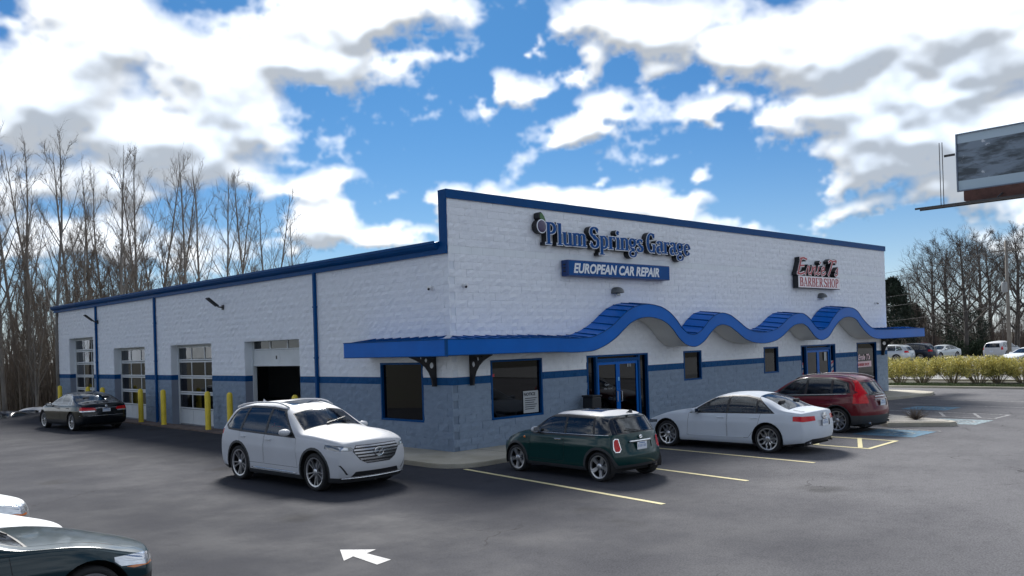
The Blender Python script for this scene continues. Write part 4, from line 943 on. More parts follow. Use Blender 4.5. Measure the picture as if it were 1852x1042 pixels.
WHEELS = {}
def wheel_meshes(r, style, n, rimmat, width=.23):
    key = (r, style, n, rimmat.name)
    if key in WHEELS: return WHEELS[key]
    rr = r*.765; h = width/2
    t = MB(); t.lathe([(rr-.012, -h*.75), (rr+.01, -h*.92), (r*.87, -h), (r*.955, -h*.93), (r*.99, -h*.74), (r, -h*.45), (r, h*.45), (r*.99, h*.74), (r*.955, h*.93), (r*.87, h), (rr+.01, h*.92), (rr-.012, h*.75)], 40, axis='y', close=False)
    ty = t.obj('tyre', RUBBER, auto=50)
    b = MB(); b.lathe([(rr-.005, -h*.8), (rr-.02, h*.80)], 40, axis='y', close=False); b.lathe([(.001, h*.05), (rr*.62, h*.05), (rr*.62, h*.12), (.001, h*.12)], 28, axis='y', m=1, close=False); b.lathe([(.001, -h*.3), (rr-.01, -h*.3)], 28, axis='y', m=0, close=False)
    ba = b.obj('wheel', [TRIMB, mat('disc', (.3, .3, .31), .35, metal=.9)], auto=50)
    s = MB(); y0 = h*.80
    s.lathe([(rr-.026, y0-.02), (rr-.022, y0+.004), (rr+.008, y0+.010), (rr+.014, y0-.01)], 40, axis='y', close=False)
    s.lathe([(.068, y0-.05), (.066, y0-.012), (.05, y0-.004), (.001, y0-.004)], 20, axis='y', close=False)
    def spoke(a0, r0, a1, r1, w0, w1, dep=.04):
        p0 = Vector((r0*cos(a0), 0, r0*sin(a0))); p1 = Vector((r1*cos(a1), 0, r1*sin(a1))); tt = (p1-p0).normalized(); nn = Vector((-tt.z, 0, tt.x)); mid = (p0+p1)/2; wm = (w0+w1)/2
        secs = []
        for p, w, yo in ((p0, w0, y0-.020), (mid, wm, y0-.016), (p1, w1, y0-.002)):
            secs += [p+nn*w/2+Vector((0, yo-dep, 0)), p+nn*w*.36+Vector((0, yo, 0)), p-nn*w*.36+Vector((0, yo, 0)), p-nn*w/2+Vector((0, yo-dep, 0))]
        fs = []
        for k in (0, 4): fs += [(k+i, k+(i+1) % 4, k+4+(i+1) % 4, k+4+i) for i in range(4)]
        s.add(secs, fs)
    R_ = rr-.015
    for k in range(n):
        a = 2*pi*k/n+pi/2
        if style == 'single': spoke(a, .05, a, R_, .052, .075)
        elif style == 'fat': spoke(a, .045, a, R_, .075, .115)
        elif style == 'twin':
            for d in (-1, 1): spoke(a+d*.22, .055, a+d*.20, R_, .022, .028)
        elif style == 'fork':
            spoke(a, .045, a, R_*.45, .05, .05)
            for d in (-1, 1): spoke(a, R_*.42, a+d*.30, R_, .036, .04)
        elif style == 'petal':
            for d in (-1, 1): spoke(a+d*.10, .05, a+d*.40, R_*.62, .03, .045); spoke(a+d*.40, R_*.60, a+d*.22, R_, .045, .03)
        elif style == 'thin': spoke(a, .05, a, R_, .022, .028)
    ri = s.obj('rim', rimmat, auto=40); out = (ba.data, ty.data, ri.data)
    for o in (ba, ty, ri): bpy.data.objects.remove(o)
    WHEELS[key] = out; return out

def build_car(name, S, loc, heading, label, cat='car', group=None, z=0.0):
    """S: specification of one vehicle; s runs rearwards from the nose, local x forwards"""
    L, Wd, wb, fo, r = S['L'], S['W'], S['wb'], S['fo'], S['r']; X0 = fo+wb/2; lev = S.get('lev', 2); far = S.get('far', False)
    top = curve(S['top']); belt = curve(S['belt']); fp = curve(S['front']); rp = curve(S['rear']); tumble = S['tumble']
    plan = curve(S.get('plan', [(0, .86), (.25, .93), (.7, .985), (1.2, 1.0), (L-1.2, 1.0), (L-.6, .985), (L-.2, .945), (L, .89)])); sill = curve(S.get('sill', [(0, .20), (.5, .2), (1, .21), (L-1, .21), (L-.4, .24), (L, .28)])); drop = curve(S['drop'])
    kf, kr = S.get('kf', .30), S.get('kr', .20)
    root = empty(name, (loc[0], loc[1], z), atan2(heading[1], heading[0]), label, cat, group)
    st_ = [0, .05, .14, .28, .45]; q = .62
    while q < L-.55: st_.append(q); q += .17
    st_ += [L-.45, L-.28, L-.14, L-.05, L]
    fl = [0, .10, .30, .50, .70, .765, .90, 1.0]; ys = S.get('sec', [.93, .982, .984, .989, 1.0, .984, .970, .945]); gt_ = [.10, .36, .68, 1.0]; cols = [.72, .38]
    def ring(u):
        zt = top(u); zb = min(belt(u), zt-.045); z0 = sill(u); w = Wd*plan(u); P = []
        for f, k in zip(fl, ys): P.append((w*k, z0+(zb-z0)*f))
        dr = min(drop(u), (zt-zb)*.6); ze = zt-dr; wb_ = w*ys[-1]
        for t in gt_: P.append((wb_-.012*(t > 0)-tumble*(ze-zb)*t+.022*sin(pi*min(1, t))*min(1, (ze-zb)/.3), zb+(ze-zb)*t))
        ye = P[-1][0]
        for c in cols: P.append((ye*c, zt-dr*c**2.2))
        P.append((0.0, zt)); return P
    def place(u, y, z_):
        s = u+(fp(z_)+kf*(abs(y)/Wd)**2.6)*max(0, 1-u/1.15)**1.6
        s -= (rp(z_)+kr*(abs(y)/Wd)**2.6)*max(0, 1-(L-u)/S.get('rl', 1.15))**1.6
        return (X0-s, y, z_)
    vs = []; idx = []; nside = len(fl)+len(gt_)
    for u in st_:
        P = ring(u); row = []
        for y, z_ in P: row.append(len(vs)); vs.append(place(u, y, z_))
        for y, z_ in P[-2::-1]: row.append(len(vs)); vs.append(place(u, -y, z_))
        idx.append(row)
    fs = []; n = len(idx[0])
    for i in range(len(st_)-1):
        for k in range(n-1): fs.append((idx[i][k], idx[i][k+1], idx[i+1][k+1], idx[i+1][k]))
    for end, row, u in ((0, idx[0], 0), (1, idx[-1], L)):
        P = ring(u); cs = [1]+cols+[0]+[-c for c in cols[::-1]]+[-1]; grid = []
        for k in range(nside):
            y, z_ = P[k]; g = []
            for j, c in enumerate(cs):
                if j == 0: g.append(row[k])
                elif j == len(cs)-1: g.append(row[n-1-k])
                elif k == nside-1: g.append(row[nside-1+j])
                else:
                    zz = z_+(P[-1][1]-P[nside-1][1])*(1-abs(c)**2.2)*(k/(nside-1))**2; g.append(len(vs)); vs.append(place(u, y*c, zz))
            grid.append(g)
        for k in range(nside-1):
            for j in range(len(cs)-1):
                f = (grid[k][j], grid[k][j+1], grid[k+1][j+1], grid[k+1][j]); fs.append(f if end == 0 else f[::-1])
    co, no, polys = subdivided(vs, fs, lev)
    # outward normals
    ctr = np.array((0, 0, .6)); sgn = ((co-ctr)*no).sum()
    if sgn < 0: no = -no; polys = [p[::-1] for p in polys]
    PL = Pool(co, no, polys); body = S['paint']
    def surf_y(s, z_):
        d = (co[:, 0]-(X0-s))**2+(co[:, 2]-z_)**2+(co[:, 1] < 0)*9; return co[d.argmin(), 1]
    def surf_x(y, z_, front=True):
        d = (co[:, 1]-y)**2+(co[:, 2]-z_)**2+((co[:, 0] < 0) if front else (co[:, 0] > 0))*9
        k = d.argsort()[:6]; return co[k, 0].max() if front else co[k, 0].min()
    sidef = {1: lambda C, N: (N[:, 1] > .3), -1: lambda C, N: (N[:, 1] < -.3)}
    def side_planes(pts, sg, grow=0.0): return poly_planes([(X0-s, z_) for s, z_ in pts], 'x', 'z', grow)+[(0, -sg, 0, -.25)]
    # wheel arches
    axles = (X0-fo, X0-fo-wb); ra = S.get('ra', r+.065)
    circ = lambda R: [(R*cos(2*pi*k/26), R*sin(2*pi*k/26)) for k in range(26)]
    arch = []
    for ax in axles:
        for sg in (1, -1):
            PL.cut(poly_planes([(ax+x, r+.005+z_) for x, z_ in circ(ra)], 'x', 'z')+[(0, -sg, 0, -.45)])
            if S.get('clad_arch'): arch.append((PL.cut(poly_planes([(ax+x, r+.005+z_) for x, z_ in circ(ra+S['clad_arch'])], 'x', 'z')+[(0, -sg, 0, -.45), (0, 0, 1, r+ra+.2)]), 'arch_trim'))
            elif not far: arch.append((PL.cut(poly_planes([(ax+x, r+.005+z_) for x, z_ in circ(ra+.014)], 'x', 'z')+[(0, -sg, 0, -.45)]), 'arch_lip'))
    for p, nm in arch: emit(nm, p, CLAD if nm == 'arch_trim' else body, root, .004 if nm == 'arch_trim' else .003)
    if S.get('clad'): emit('lower_cladding', PL.cut([(0, 0, 1, S['clad'])]), CLAD, root, .003)
    # glass
    gs = []
    ws = S['shield']; gs.append(('windscreen', PL.cut(poly_planes([(X0-s, y) for s, y in ((ws[0], -ws[1]), (ws[0], ws[1]), (ws[2], ws[3]), (ws[2], -ws[3]))], 'x', 'y')+[(0, 0, -1, -ws[4])], lambda C, N: (N[:, 2] > .1) & (N[:, 0] > -.4)), S.get('glass_f', CARGLASS)))
    if 'back' in S:
        bs = S['back']; gs.append(('rear_window', PL.cut(poly_planes([(X0-s, y) for s, y in ((bs[0], -bs[1]), (bs[0], bs[1]), (bs[2], bs[3]), (bs[2], -bs[3]))], 'x', 'y')+[(0, 0, -1, -bs[4])], lambda C, N: (N[:, 2] > .1) & (N[:, 0] < .4)), S.get('glass_r', CARGLASS)))
    if 'hatch' in S: gs.append(('rear_window', PL.cut(poly_planes(S['hatch'], 'y', 'z')+[(1, 0, 0, -.6)], lambda C, N: N[:, 0] < -.25), S.get('glass_r', CARGLASS)))
    for k, w in enumerate(S['win']):
        for sg in (1, -1): gs.append(('side_window', PL.cut(side_planes(w, sg), sidef[sg]), S.get('glass_f', CARGLASS) if k == 0 else S.get('glass_s', S.get('glass_f', CARGLASS))))
    if 'sunroof' in S:
        q = S['sunroof']; gs.append(('sunroof', PL.cut(poly_planes([(X0-s, y) for s, y in ((q[0], -q[2]), (q[0], q[2]), (q[1], q[2]), (q[1], -q[2]))], 'x', 'y')+[(0, 0, -1, -1.1)]), mat('roof_glass', (.01, .012, .014), .06, coat=1.0)))
    for nm, p, m_ in gs: emit(nm, p, m_, root, -.004)
    tg = S.get('trim', .022)
    if not far or tg > .03:
        for w in S['win']:
            for sg in (1, -1): emit('window_trim', PL.cut(side_planes(w, sg, tg), sidef[sg]), S.get('trim_m', TRIMB), root, .001)
        if not far:
            emit('windscreen_seal', PL.cut(poly_planes([(X0-s, y) for s, y in ((ws[0]-.03, -ws[1]-.02), (ws[0]-.03, ws[1]+.02), (ws[2]+.02, ws[3]+.015), (ws[2]+.02, -ws[3]-.015))], 'x', 'y')+[(0, 0, -1, -ws[4]+.02)], lambda C, N: (N[:, 2] > .1) & (N[:, 0] > -.4)), TRIMB, root, -.001)
            if 'hatch' in S: emit('rear_window_seal', PL.cut(poly_planes(S['hatch'], 'y', 'z', .02)+[(1, 0, 0, -.6)], lambda C, N: N[:, 0] < -.25), TRIMB, root, -.001)
    if 'roof' in S: emit('roof', PL.cut([(0, 0, -1, -S['roof'][0])]), S['roof'][1], root, .002)
    # lamps, grille, plate and other pieces of the two ends
    for (nm, end, pts, m_, off, xl) in S.get('ends', []):
        fx = 1 if end == 'f' else -1
        for sg in ((1, -1) if min(p[0] for p in pts) > .02 else (1,)):
            lim = [(-fx, 0, 0, -fx*(X0-xl) if end == 'f' else -(xl-X0) if 0 else 0)] if 0 else ([(-1, 0, 0, -(X0-xl))] if end == 'f' else [(1, 0, 0, -(L-xl-X0))])
            p = PL.cut(poly_planes([(y*sg, z_) for y, z_ in pts], 'y', 'z')+lim, (lambda C, N: (N[:, 0]*fx > .02) | (abs(C[:, 1]) > .5)))
            emit(nm, p, m_, root, off)
    for (nm, pts, m_, off) in S.get('sides', []):
        for sg in (1, -1): emit(nm, PL.cut(side_planes(pts, sg), lambda C, N: N[:, 1]*sg > .1), m_, root, off)
    # doors with a dark gap round them
    if not far:
        for pts in S.get('doors', []):
            for sg in (1, -1):
                d = emit('door', PL.cut(side_planes(pts, sg), sidef[sg]), body, root); emit('door_gap', PL.cut(side_planes(pts, sg, .007), sidef[sg]), TRIMB, root, -.004)
                tr_ = max(pts, key=lambda q_: q_[0]+3*q_[1]); s0 = tr_[0]-.17; zh = tr_[1]-S.get('hd', .11); y = surf_y(s0, zh)
                h = MB(); h.box((X0-s0-.10, sg*y-.012, zh-.014), (X0-s0+.10, sg*(y+.028) if sg > 0 else sg*y+.012, zh+.014) if sg > 0 else (X0-s0+.10, sg*y+.012, zh+.014), 0, .008)
                if sg < 0: h = MB(); h.box((X0-s0-.10, -y-.028, zh-.014), (X0-s0+.10, -y+.012, zh+.014), 0, .008)
                h.obj('handle', S.get('handle', body), d if d else root)
        if 'hood' in S:   # bonnet shut lines
            for sg in (1, -1):
                a, b = S['hood']; emit('bonnet_gap', PL.cut(poly_planes([(X0-a[0], sg*a[1]), (X0-b[0], sg*b[1]), (X0-b[0], sg*(b[1]+.009)), (X0-a[0], sg*(a[1]+.009))], 'x', 'y')+[(0, 0, -1, -.6)], lambda C, N: N[:, 2] > .3), TRIMB, root, -.004)
    shell = PL.rest(); emit('body', shell, body, root)
    # inner lining and cabin
    if not far:
        zc = min(p[1] for w in S['win'] for p in w)-.02
        lin = [[(*v[:3], v[3], v[4], v[5]) for v in q][::-1] for q in shell if sum(v[2] for v in q)/len(q) > zc and 1.2 < X0-q[0][0] < L-.25]
        emit('lining', [[(*[v[k]-v[k+3]*.03 for k in range(3)], -v[3], -v[4], -v[5]) for v in q] for q in lin], S.get('lining', CABIN), root)
        c = MB(); rs = S.get('seat_rows', (ws[2]+.3, ws[2]+1.17)); cm = S.get('cabin', CABIN); hw = Wd*.78; zf = .42
        c.box((X0-L+.5, -hw, .28), (X0-ws[0]-.1, hw, zf)); c.box((X0-ws[0]-.32, -hw, zf), (X0-ws[0]-.02, hw, zc-.03), 0, .05); c.obj('cabin_floor', CABIN, root)
        for j, s_ in enumerate(rs):
            for y in (-.38, .38):
                b = MB(); b.box((X0-s_-.5, y-.25, zf), (X0-s_, y+.25, zf+.22), 0, .05); k0 = len(b.v); b.box((X0-s_-.62, y-.24, zf+.12), (X0-s_-.48, y+.24, zc+.12), 0, .05); b.box((X0-s_-.66, y-.13, zc+.14), (X0-s_-.57, y+.13, zc+.33), 0, .035); b.obj('seat', cm, root)
        stw = MB(); cx = X0-ws[2]-.02; pts = [(cx+.07*sin(2*pi*k/20)*.6, .38+.18*cos(2*pi*k/20), zc-.0+.18*sin(2*pi*k/20)) for k in range(21)]; stw.tube(pts, .016, 6, caps=False); stw.tube([(cx, .38-.17, zc), (cx, .38+.17, zc)], .018, 6); stw.tube([(cx, .38, zc), (cx+.3, .38, zc-.1)], .03, 6); stw.obj('steering_wheel', TRIMB, root)
    # underside and wheel wells
    u = MB(); u.box((X0-L+.25, -Wd*.72, .19), (X0-.3, Wd*.72, .30)); u.obj('underside', WELL, root)
    for ax in axles:
        for sg in (1, -1):
            yw = surf_y(X0-ax, r+ra+.03)-.012; w = MB(); k = 20; vs2 = []; f2 = []
            for i in range(k+1):
                a = lerp(-.35, pi+.35, i/k)
                for y in (yw, yw-.36): vs2.append((ax+(ra+.004)*cos(a), sg*y, r+.005+(ra+.004)*sin(a)))
                if i: f2.append((2*i-2, 2*i-1, 2*i+1, 2*i))
            w.add(vs2, f2); w.add([vs2[2*i+1] for i in range(k+1)], [tuple(range(k+1))]); w.obj('wheel_well', WELL, root, fix=False)
            base, tyre, rim = wheel_meshes(r, *S['rim']); hub = bpy.data.objects.new('wheel', base); link(hub, root); tw = S.get('tw', .115)
            hub.location = (ax, sg*(yw+.012-tw-.015), r); hub.rotation_euler = (0, .37*ax*(1 if sg > 0 else -1), 0 if sg > 0 else pi)
            link(bpy.data.objects.new('tyre', tyre), hub); link(bpy.data.objects.new('rim', rim), hub)
            if not far: MB().lathe([(.03, 0), (.028, .006), (.001, .008)], 14, (0, .09, 0), 'y').obj('hub_cap', TRIMB if S['rim'][2] is RIMD else RIMS, hub)
    # mirrors
    sm, zm = S['mirror']; ym = surf_y(sm, zm-.10)
    for sg in (1, -1):
        b = MB(); bm = bmesh.new(); bmesh.ops.create_uvsphere(bm, u_segments=16, v_segments=10, radius=1)
        sx, sy, sz = S.get('mirror_size', (.105, .125, .078)); vv = []
        for v in bm.verts:
            x, y, z_ = v.co; x = max(x, -.45); vv.append((X0-sm+x*sx, sg*(ym+.11)+y*sy, zm+z_*sz*(1 if z_ < 0 else .9)))
        bm.verts.index_update(); b.add(vv, [[v.index for v in f.verts] for f in bm.faces]); bm.free()
        mo = b.obj('mirror', S.get('mirror_m', body), root, smooth=True)
        MB().box((X0-sm-.02, min(sg*(ym-.06), sg*(ym+.06)), zm-.085), (X0-sm+.05, max(sg*(ym-.06), sg*(ym+.06)), zm-.05), 0, .012).obj('mirror_foot', TRIMB, mo)
        MB().box((X0-sm-.052, min(sg*(ym+.03), sg*(ym+.2)), zm-.05), (X0-sm-.047, max(sg*(ym+.03), sg*(ym+.2)), zm+.05)).obj('mirror_glass', CHROME, mo)
    # extras
    for ex in S.get('extra', []): ex(root, X0, L, surf_x, surf_y, S)
    return root

def chrome_strip(y0, y1, z0, end='f', m=None, name='chrome_strip', h=.022, out=.012):
    def f(root, X0, L, sx, sy, S):
        pts = []; n = 16
        for k in range(n+1):
            y = lerp(y0, y1, k/n); pts.append((sx(y, z0, end == 'f')+(out if end == 'f' else -out), y, z0))
        for _ in range(3): pts = [pts[0]]+[((a[0]+2*b[0]+c[0])/4, b[1], b[2]) for a, b, c in zip(pts, pts[1:], pts[2:])]+[pts[-1]]
        t = MB(); t.tube(pts, h/2, 6); t.obj(name, m or CHROME, root, smooth=True)
    return f
def side_strip(s0, s1, z0, z1, m=None, name='side_strip', h=.02, out=.006):
    def f(root, X0, L, sx, sy, S):
        for sg in (1, -1):
            pts = [(X0-lerp(s0, s1, k/14), sg*(sy(lerp(s0, s1, k/14), lerp(z0, z1, k/14))+out), lerp(z0, z1, k/14)) for k in range(15)]
            for _ in range(3): pts = [pts[0]]+[(b[0], (a[1]+2*b[1]+c[1])/4, b[2]) for a, b, c in zip(pts, pts[1:], pts[2:])]+[pts[-1]]
            t = MB(); t.tube(pts, h/2, 6); t.obj(name, m or CHROME, root, smooth=True)
    return f
def roof_rails(s0, s1, y, z, m, rise=.05):
    def f(root, X0, L, sx, sy, S):
        top = curve(S['top'])
        for sg in (1, -1):
            pts = [(X0-lerp(s0, s1, k/10), sg*(y-.02*abs(k/5-1)), top(lerp(s0, s1, k/10))-.055+rise*(1-abs(k/5-1)**6)) for k in range(11)]
            MB().tube(pts, .018, 6).obj('roof_rail', m, root, smooth=True)
    return f
def fin(s, m):
    def f(root, X0, L, sx, sy, S):
        z = curve(S['top'])(s)-.01; MB().add([(X0-s+.10, 0, z), (X0-s-.07, -.025, z), (X0-s-.07, .025, z), (X0-s-.06, 0, z+.085)], [(0, 3, 1), (0, 2, 3), (1, 3, 2)]).obj('antenna_fin', m, root)
    return f
def emblem(y, z, rx, rz, end, m, ring=True):
    def f(root, X0, L, sx, sy, S):
        x = sx(y, z, end == 'f')+(.02 if end == 'f' else -.02); d = 1 if end == 'f' else -1
        b = MB(); n = 24
        b.tube([(x, y+rx*cos(2*pi*k/n), z+rz*sin(2*pi*k/n)) for k in range(n+1)], .009, 5, caps=False)
        if ring: b.tube([(x, y-rx*.9, z+rz*.35), (x, y-rx*.35, z+rz*.25), (x, y, z-rz*.25), (x, y+rx*.35, z+rz*.25), (x, y+rx*.9, z+rz*.35)], .008, 5)
        else: b.lathe([(rx*.8, 0), (.001, d*.01)], 16, (x, y, z), 'x')
        b.obj('emblem', m, root)
    return f
def plate(z, end, w=.305, h=.155, y=0.0, tilt=0.0):
    def f(root, X0, L, sx, sy, S):
        x = sx(y, z, end == 'f')+(.012 if end == 'f' else -.012); a = MB(); a.box((x-.004, y-w/2, z-h/2), (x+.004, y+w/2, z+h/2), 0, .003); p = a.obj('licence_plate', mat('plate_white', (.72, .76, .80), .5), root)
        d = .0048 if end == 'f' else -.0048
        for k in range(6):
            yy = y-w*.36+k*w*.145; MB().box((min(x+d, x+d*1.3), yy-.008, z-.03), (max(x+d, x+d*1.3), yy+.008, z+.025)).obj('plate_mark', mat('plate_ink', (.10, .2, .42), .6), p)
        MB().box((min(x+d, x+d*1.2), y-w*.3, z+.045), (max(x+d, x+d*1.2), y+w*.3, z+.062)).obj('plate_mark', MATS['plate_ink'], p)
    return f
def exhaust(y, z, r_=.035):
    def f(root, X0, L, sx, sy, S): x = sx(y, z+.1, False); MB().lathe([(r_, 0), (r_, -.12), (r_-.006, -.12), (r_-.006, -.02)], 14, (x+.14, y, z), 'x').obj('exhaust', CHROME, root)
    return f
def wiper(end='f', s=0, y0=-.5, y1=.1, z=0):
    def f(root, X0, L, sx, sy, S):
        if end == 'f':
            tp = curve(S['top']); a = S['shield'][0]
            for (p, q) in (((-.15, .02), (.42, .16)), ((.45, .02), (-.05, .15))): MB().tube([(X0-a-p[1]+.0, p[0], tp(a+p[1])+.02), (X0-a-q[1], q[0], tp(a+q[1])+.005)], .009, 5).obj('wiper', TRIMB, root)
        else:
            x = sx(0, z, False)-.02; MB().tube([(x, y0, z), (sx(y1, z+.06, False)-.015, y1, z+.06)], .011, 5).obj('wiper', TRIMB, root)
    return f

def boot_line(s, w):
    def f(root, X0, L, sx, sy, S):
        tp = curve(S['top']); dr = curve(S['drop'])
        for sg in (1, -1): MB().tube([(X0-s-(L-s-.22)*k/8, sg*(w+.02*k/8), tp(s+(L-s-.22)*k/8)-dr(s)*.52-.006) for k in range(9)], .005, 4).obj('boot_gap', TRIMB, root)
    return f
# ---------------------------------------------------------------- specifications
def suv_spec(p, **k):
    S = dict(L=5.07, W=.965, wb=2.93, fo=.955, r=.385, paint=p, tumble=.44, kf=.34, kr=.36,
      top=[(0, .93), (.12, 1.0), (.5, 1.085), (1.0, 1.15), (1.40, 1.19), (1.72, 1.37), (2.12, 1.60), (2.42, 1.69), (2.9, 1.735), (3.5, 1.725), (4.2, 1.67), (4.7, 1.61), (5.07, 1.54)],
      belt=[(0, .80), (.6, .95), (1.4, 1.03), (3, 1.07), (4.5, 1.11), (5.07, 1.10)], drop=[(0, .06), (1.2, .06), (1.7, .13), (2.2, .10), (2.8, .07), (5.07, .08)],
      front=[(.2, .16), (.35, .05), (.5, .0), (.72, .02), (.85, .08), (1.0, .2)], rear=[(.25, .12), (.45, .02), (.6, .0), (.95, .04), (1.1, .09), (1.3, .26), (1.55, .48), (1.65, .55)], rl=1.0,
      shield=(1.54, .735, 2.09, .615, 1.12), hatch=[(-.60, 1.14), (.60, 1.14), (.52, 1.47), (-.52, 1.47)],
      win=[[(1.74, 1.085), (2.76, 1.105), (2.78, 1.60), (2.36, 1.56)], [(2.84, 1.108), (3.80, 1.13), (3.70, 1.61), (2.86, 1.605)], [(3.87, 1.135), (4.36, 1.155), (4.47, 1.21), (4.20, 1.54), (3.77, 1.60)]],
      doors=[[(1.52, .45), (2.79, .45), (2.80, 1.075), (1.60, 1.04)], [(2.83, .45), (3.52, .45), (3.83, .86), (3.84, 1.095), (2.83, 1.078)]],
      mirror=(1.86, 1.16), rim=('twin', 5, RIMS), hood=((.35, .62), (1.40, .74)))
    S.update(k); return S
def sedan_spec(p, **k):
    S = dict(L=4.915, W=.925, wb=2.912, fo=.92, r=.338, paint=p, tumble=.52, kf=.36, kr=.24,
      top=[(0, .70), (.12, .76), (.5, .865), (1.0, .945), (1.42, .985), (1.75, 1.14), (2.2, 1.355), (2.6, 1.44), (3.0, 1.455), (3.4, 1.43), (3.75, 1.345), (4.15, 1.17), (4.38, 1.08), (4.65, 1.05), (4.915, 1.02)],
      belt=[(0, .66), (.6, .82), (1.4, .915), (3.2, .955), (4.3, .975), (4.915, .95)], drop=[(0, .05), (1.2, .05), (1.7, .11), (2.2, .09), (2.8, .065), (3.5, .08), (4.1, .08), (4.4, .035), (4.915, .04)],
      front=[(.15, .12), (.3, .03), (.45, .0), (.6, .02), (.72, .1), (.8, .2)], rear=[(.2, .14), (.4, .02), (.55, .0), (.8, .03), (.95, .07), (1.05, .14)],
      shield=(1.44, .70, 2.20, .55, .95), back=(4.30, .64, 3.50, .53, .99),
      win=[[(1.74, .955), (2.70, .972), (2.70, 1.345), (2.30, 1.31)], [(2.76, .973), (3.52, .985), (3.50, 1.305), (3.2, 1.355), (2.76, 1.355)], [(3.57, .988), (3.95, .998), (3.56, 1.285)]],
      doors=[[(1.56, .36), (2.72, .36), (2.73, .945), (1.62, .915)], [(2.75, .36), (3.32, .36), (3.60, .72), (3.66, .96), (2.75, .948)]],
      mirror=(1.88, 1.0), rim=('petal', 5, RIMS), hood=((.30, .60), (1.40, .70)))
    S.update(k); return S
P_WHITE = paint('paint_white', (.54, .55, .57)); P_WHITE2 = paint('paint_pale', (.58, .62, .67)); P_GREEN = paint('paint_racing_green', (.004, .036, .034), .25, .3); P_RED = paint('paint_dark_red', (.13, .008, .014), .35, .3)
P_BLACK = paint('paint_black', (.006, .008, .010), .1, .25); P_TEAL = paint('paint_midnight', (.006, .026, .034), .3, .28); P_SILVER = paint('paint_silver', (.48, .51, .53), .75, .3); P_NAVY = paint('paint_navy', (.008, .014, .03), .2, .3)

# white three-row SUV
GR = [(-.58, .82), (-.50, .935), (.50, .935), (.58, .82), (.44, .64), (.28, .56), (-.28, .56), (-.44, .64)]
def grille_bars(pts, z0, z1, n, m):
    out = []
    for k in range(n):
        z = lerp(z0, z1, (k+.5)/n); h = (z1-z0)/n*.26
        xs_ = []
        for zz in (z-h, z+h):
            c = []
            for (a, b), (c_, d) in zip(pts, pts[1:]+pts[:1]):
                if (b-zz)*(d-zz) < 0: c.append(a+(c_-a)*(zz-b)/(d-b))
            xs_.append((min(c), max(c)) if len(c) >= 2 else None)
        if None in xs_: continue
        out.append(('grille_bar', 'f', [(xs_[0][0]+.015, z-h), (xs_[0][1]-.015, z-h), (xs_[1][1]-.015, z+h), (xs_[1][0]+.015, z+h)], m, .006, .9))
    return out
CX = suv_spec(P_WHITE, kf=.28, top=[(0, 1.02), (.12, 1.075), (.5, 1.13), (1.0, 1.175), (1.40, 1.205), (1.72, 1.39), (2.12, 1.61), (2.42, 1.70), (2.9, 1.745), (3.5, 1.735), (4.2, 1.68), (4.7, 1.62), (5.07, 1.55)],
  belt=[(0, .88), (.6, 1.0), (1.4, 1.04), (3, 1.07), (4.5, 1.11), (5.07, 1.10)], front=[(.2, .14), (.35, .04), (.5, .0), (.75, .01), (.95, .05), (1.08, .13)], trim=.043, clad_arch=.05, clad=.30, sunroof=(2.42, 3.0, .40), glass_s=TINTGLASS, glass_r=TINTGLASS,
  ends=grille_bars(GR, .56, .935, 6, mat('grille_silver', (.36, .36, .38), .25, metal=.9))+[('grille', 'f', GR, TRIMB, -.02, .9), ('headlight_lens', 'f', [(.66, .845), (.66, .895), (.80, .92), (.80, .86)], LAMPC, .002, .6), ('headlight', 'f', [(.55, .86), (.60, .905), (.93, .965), (.97, .92), (.84, .84), (.60, .825)], LAMPD, -.004, .60), 
    ('lower_grille', 'f', [(-.60, .31), (-.52, .41), (.52, .41), (.60, .31)], TRIMB, -.015, .6), ('fog_slot', 'f', [(.66, .36), (.70, .36), (.84, .56), (.81, .56)], TRIMB, -.01, .6),
    ('taillight', 'r', [(.55, 1.0), (.97, 1.0), (.97, 1.12), (.6, 1.10)], LAMPR, .003, .45)],
  extra=[chrome_strip(-.78, .78, .285, 'f', h=.03), emblem(0, .775, .11, .085, 'f', CHROME), side_strip(1.55, 3.3, .335, .34, h=.026, out=.004), roof_rails(2.35, 4.5, .58, 1.7, P_WHITE, .045), fin(4.25, P_WHITE), wiper(), plate(.80, 'r')])
build_car('suv', CX, (-4.42, -.36), (.055, -1), 'white three-row SUV with chrome slatted grille parked beside the garage side wall', 'car')

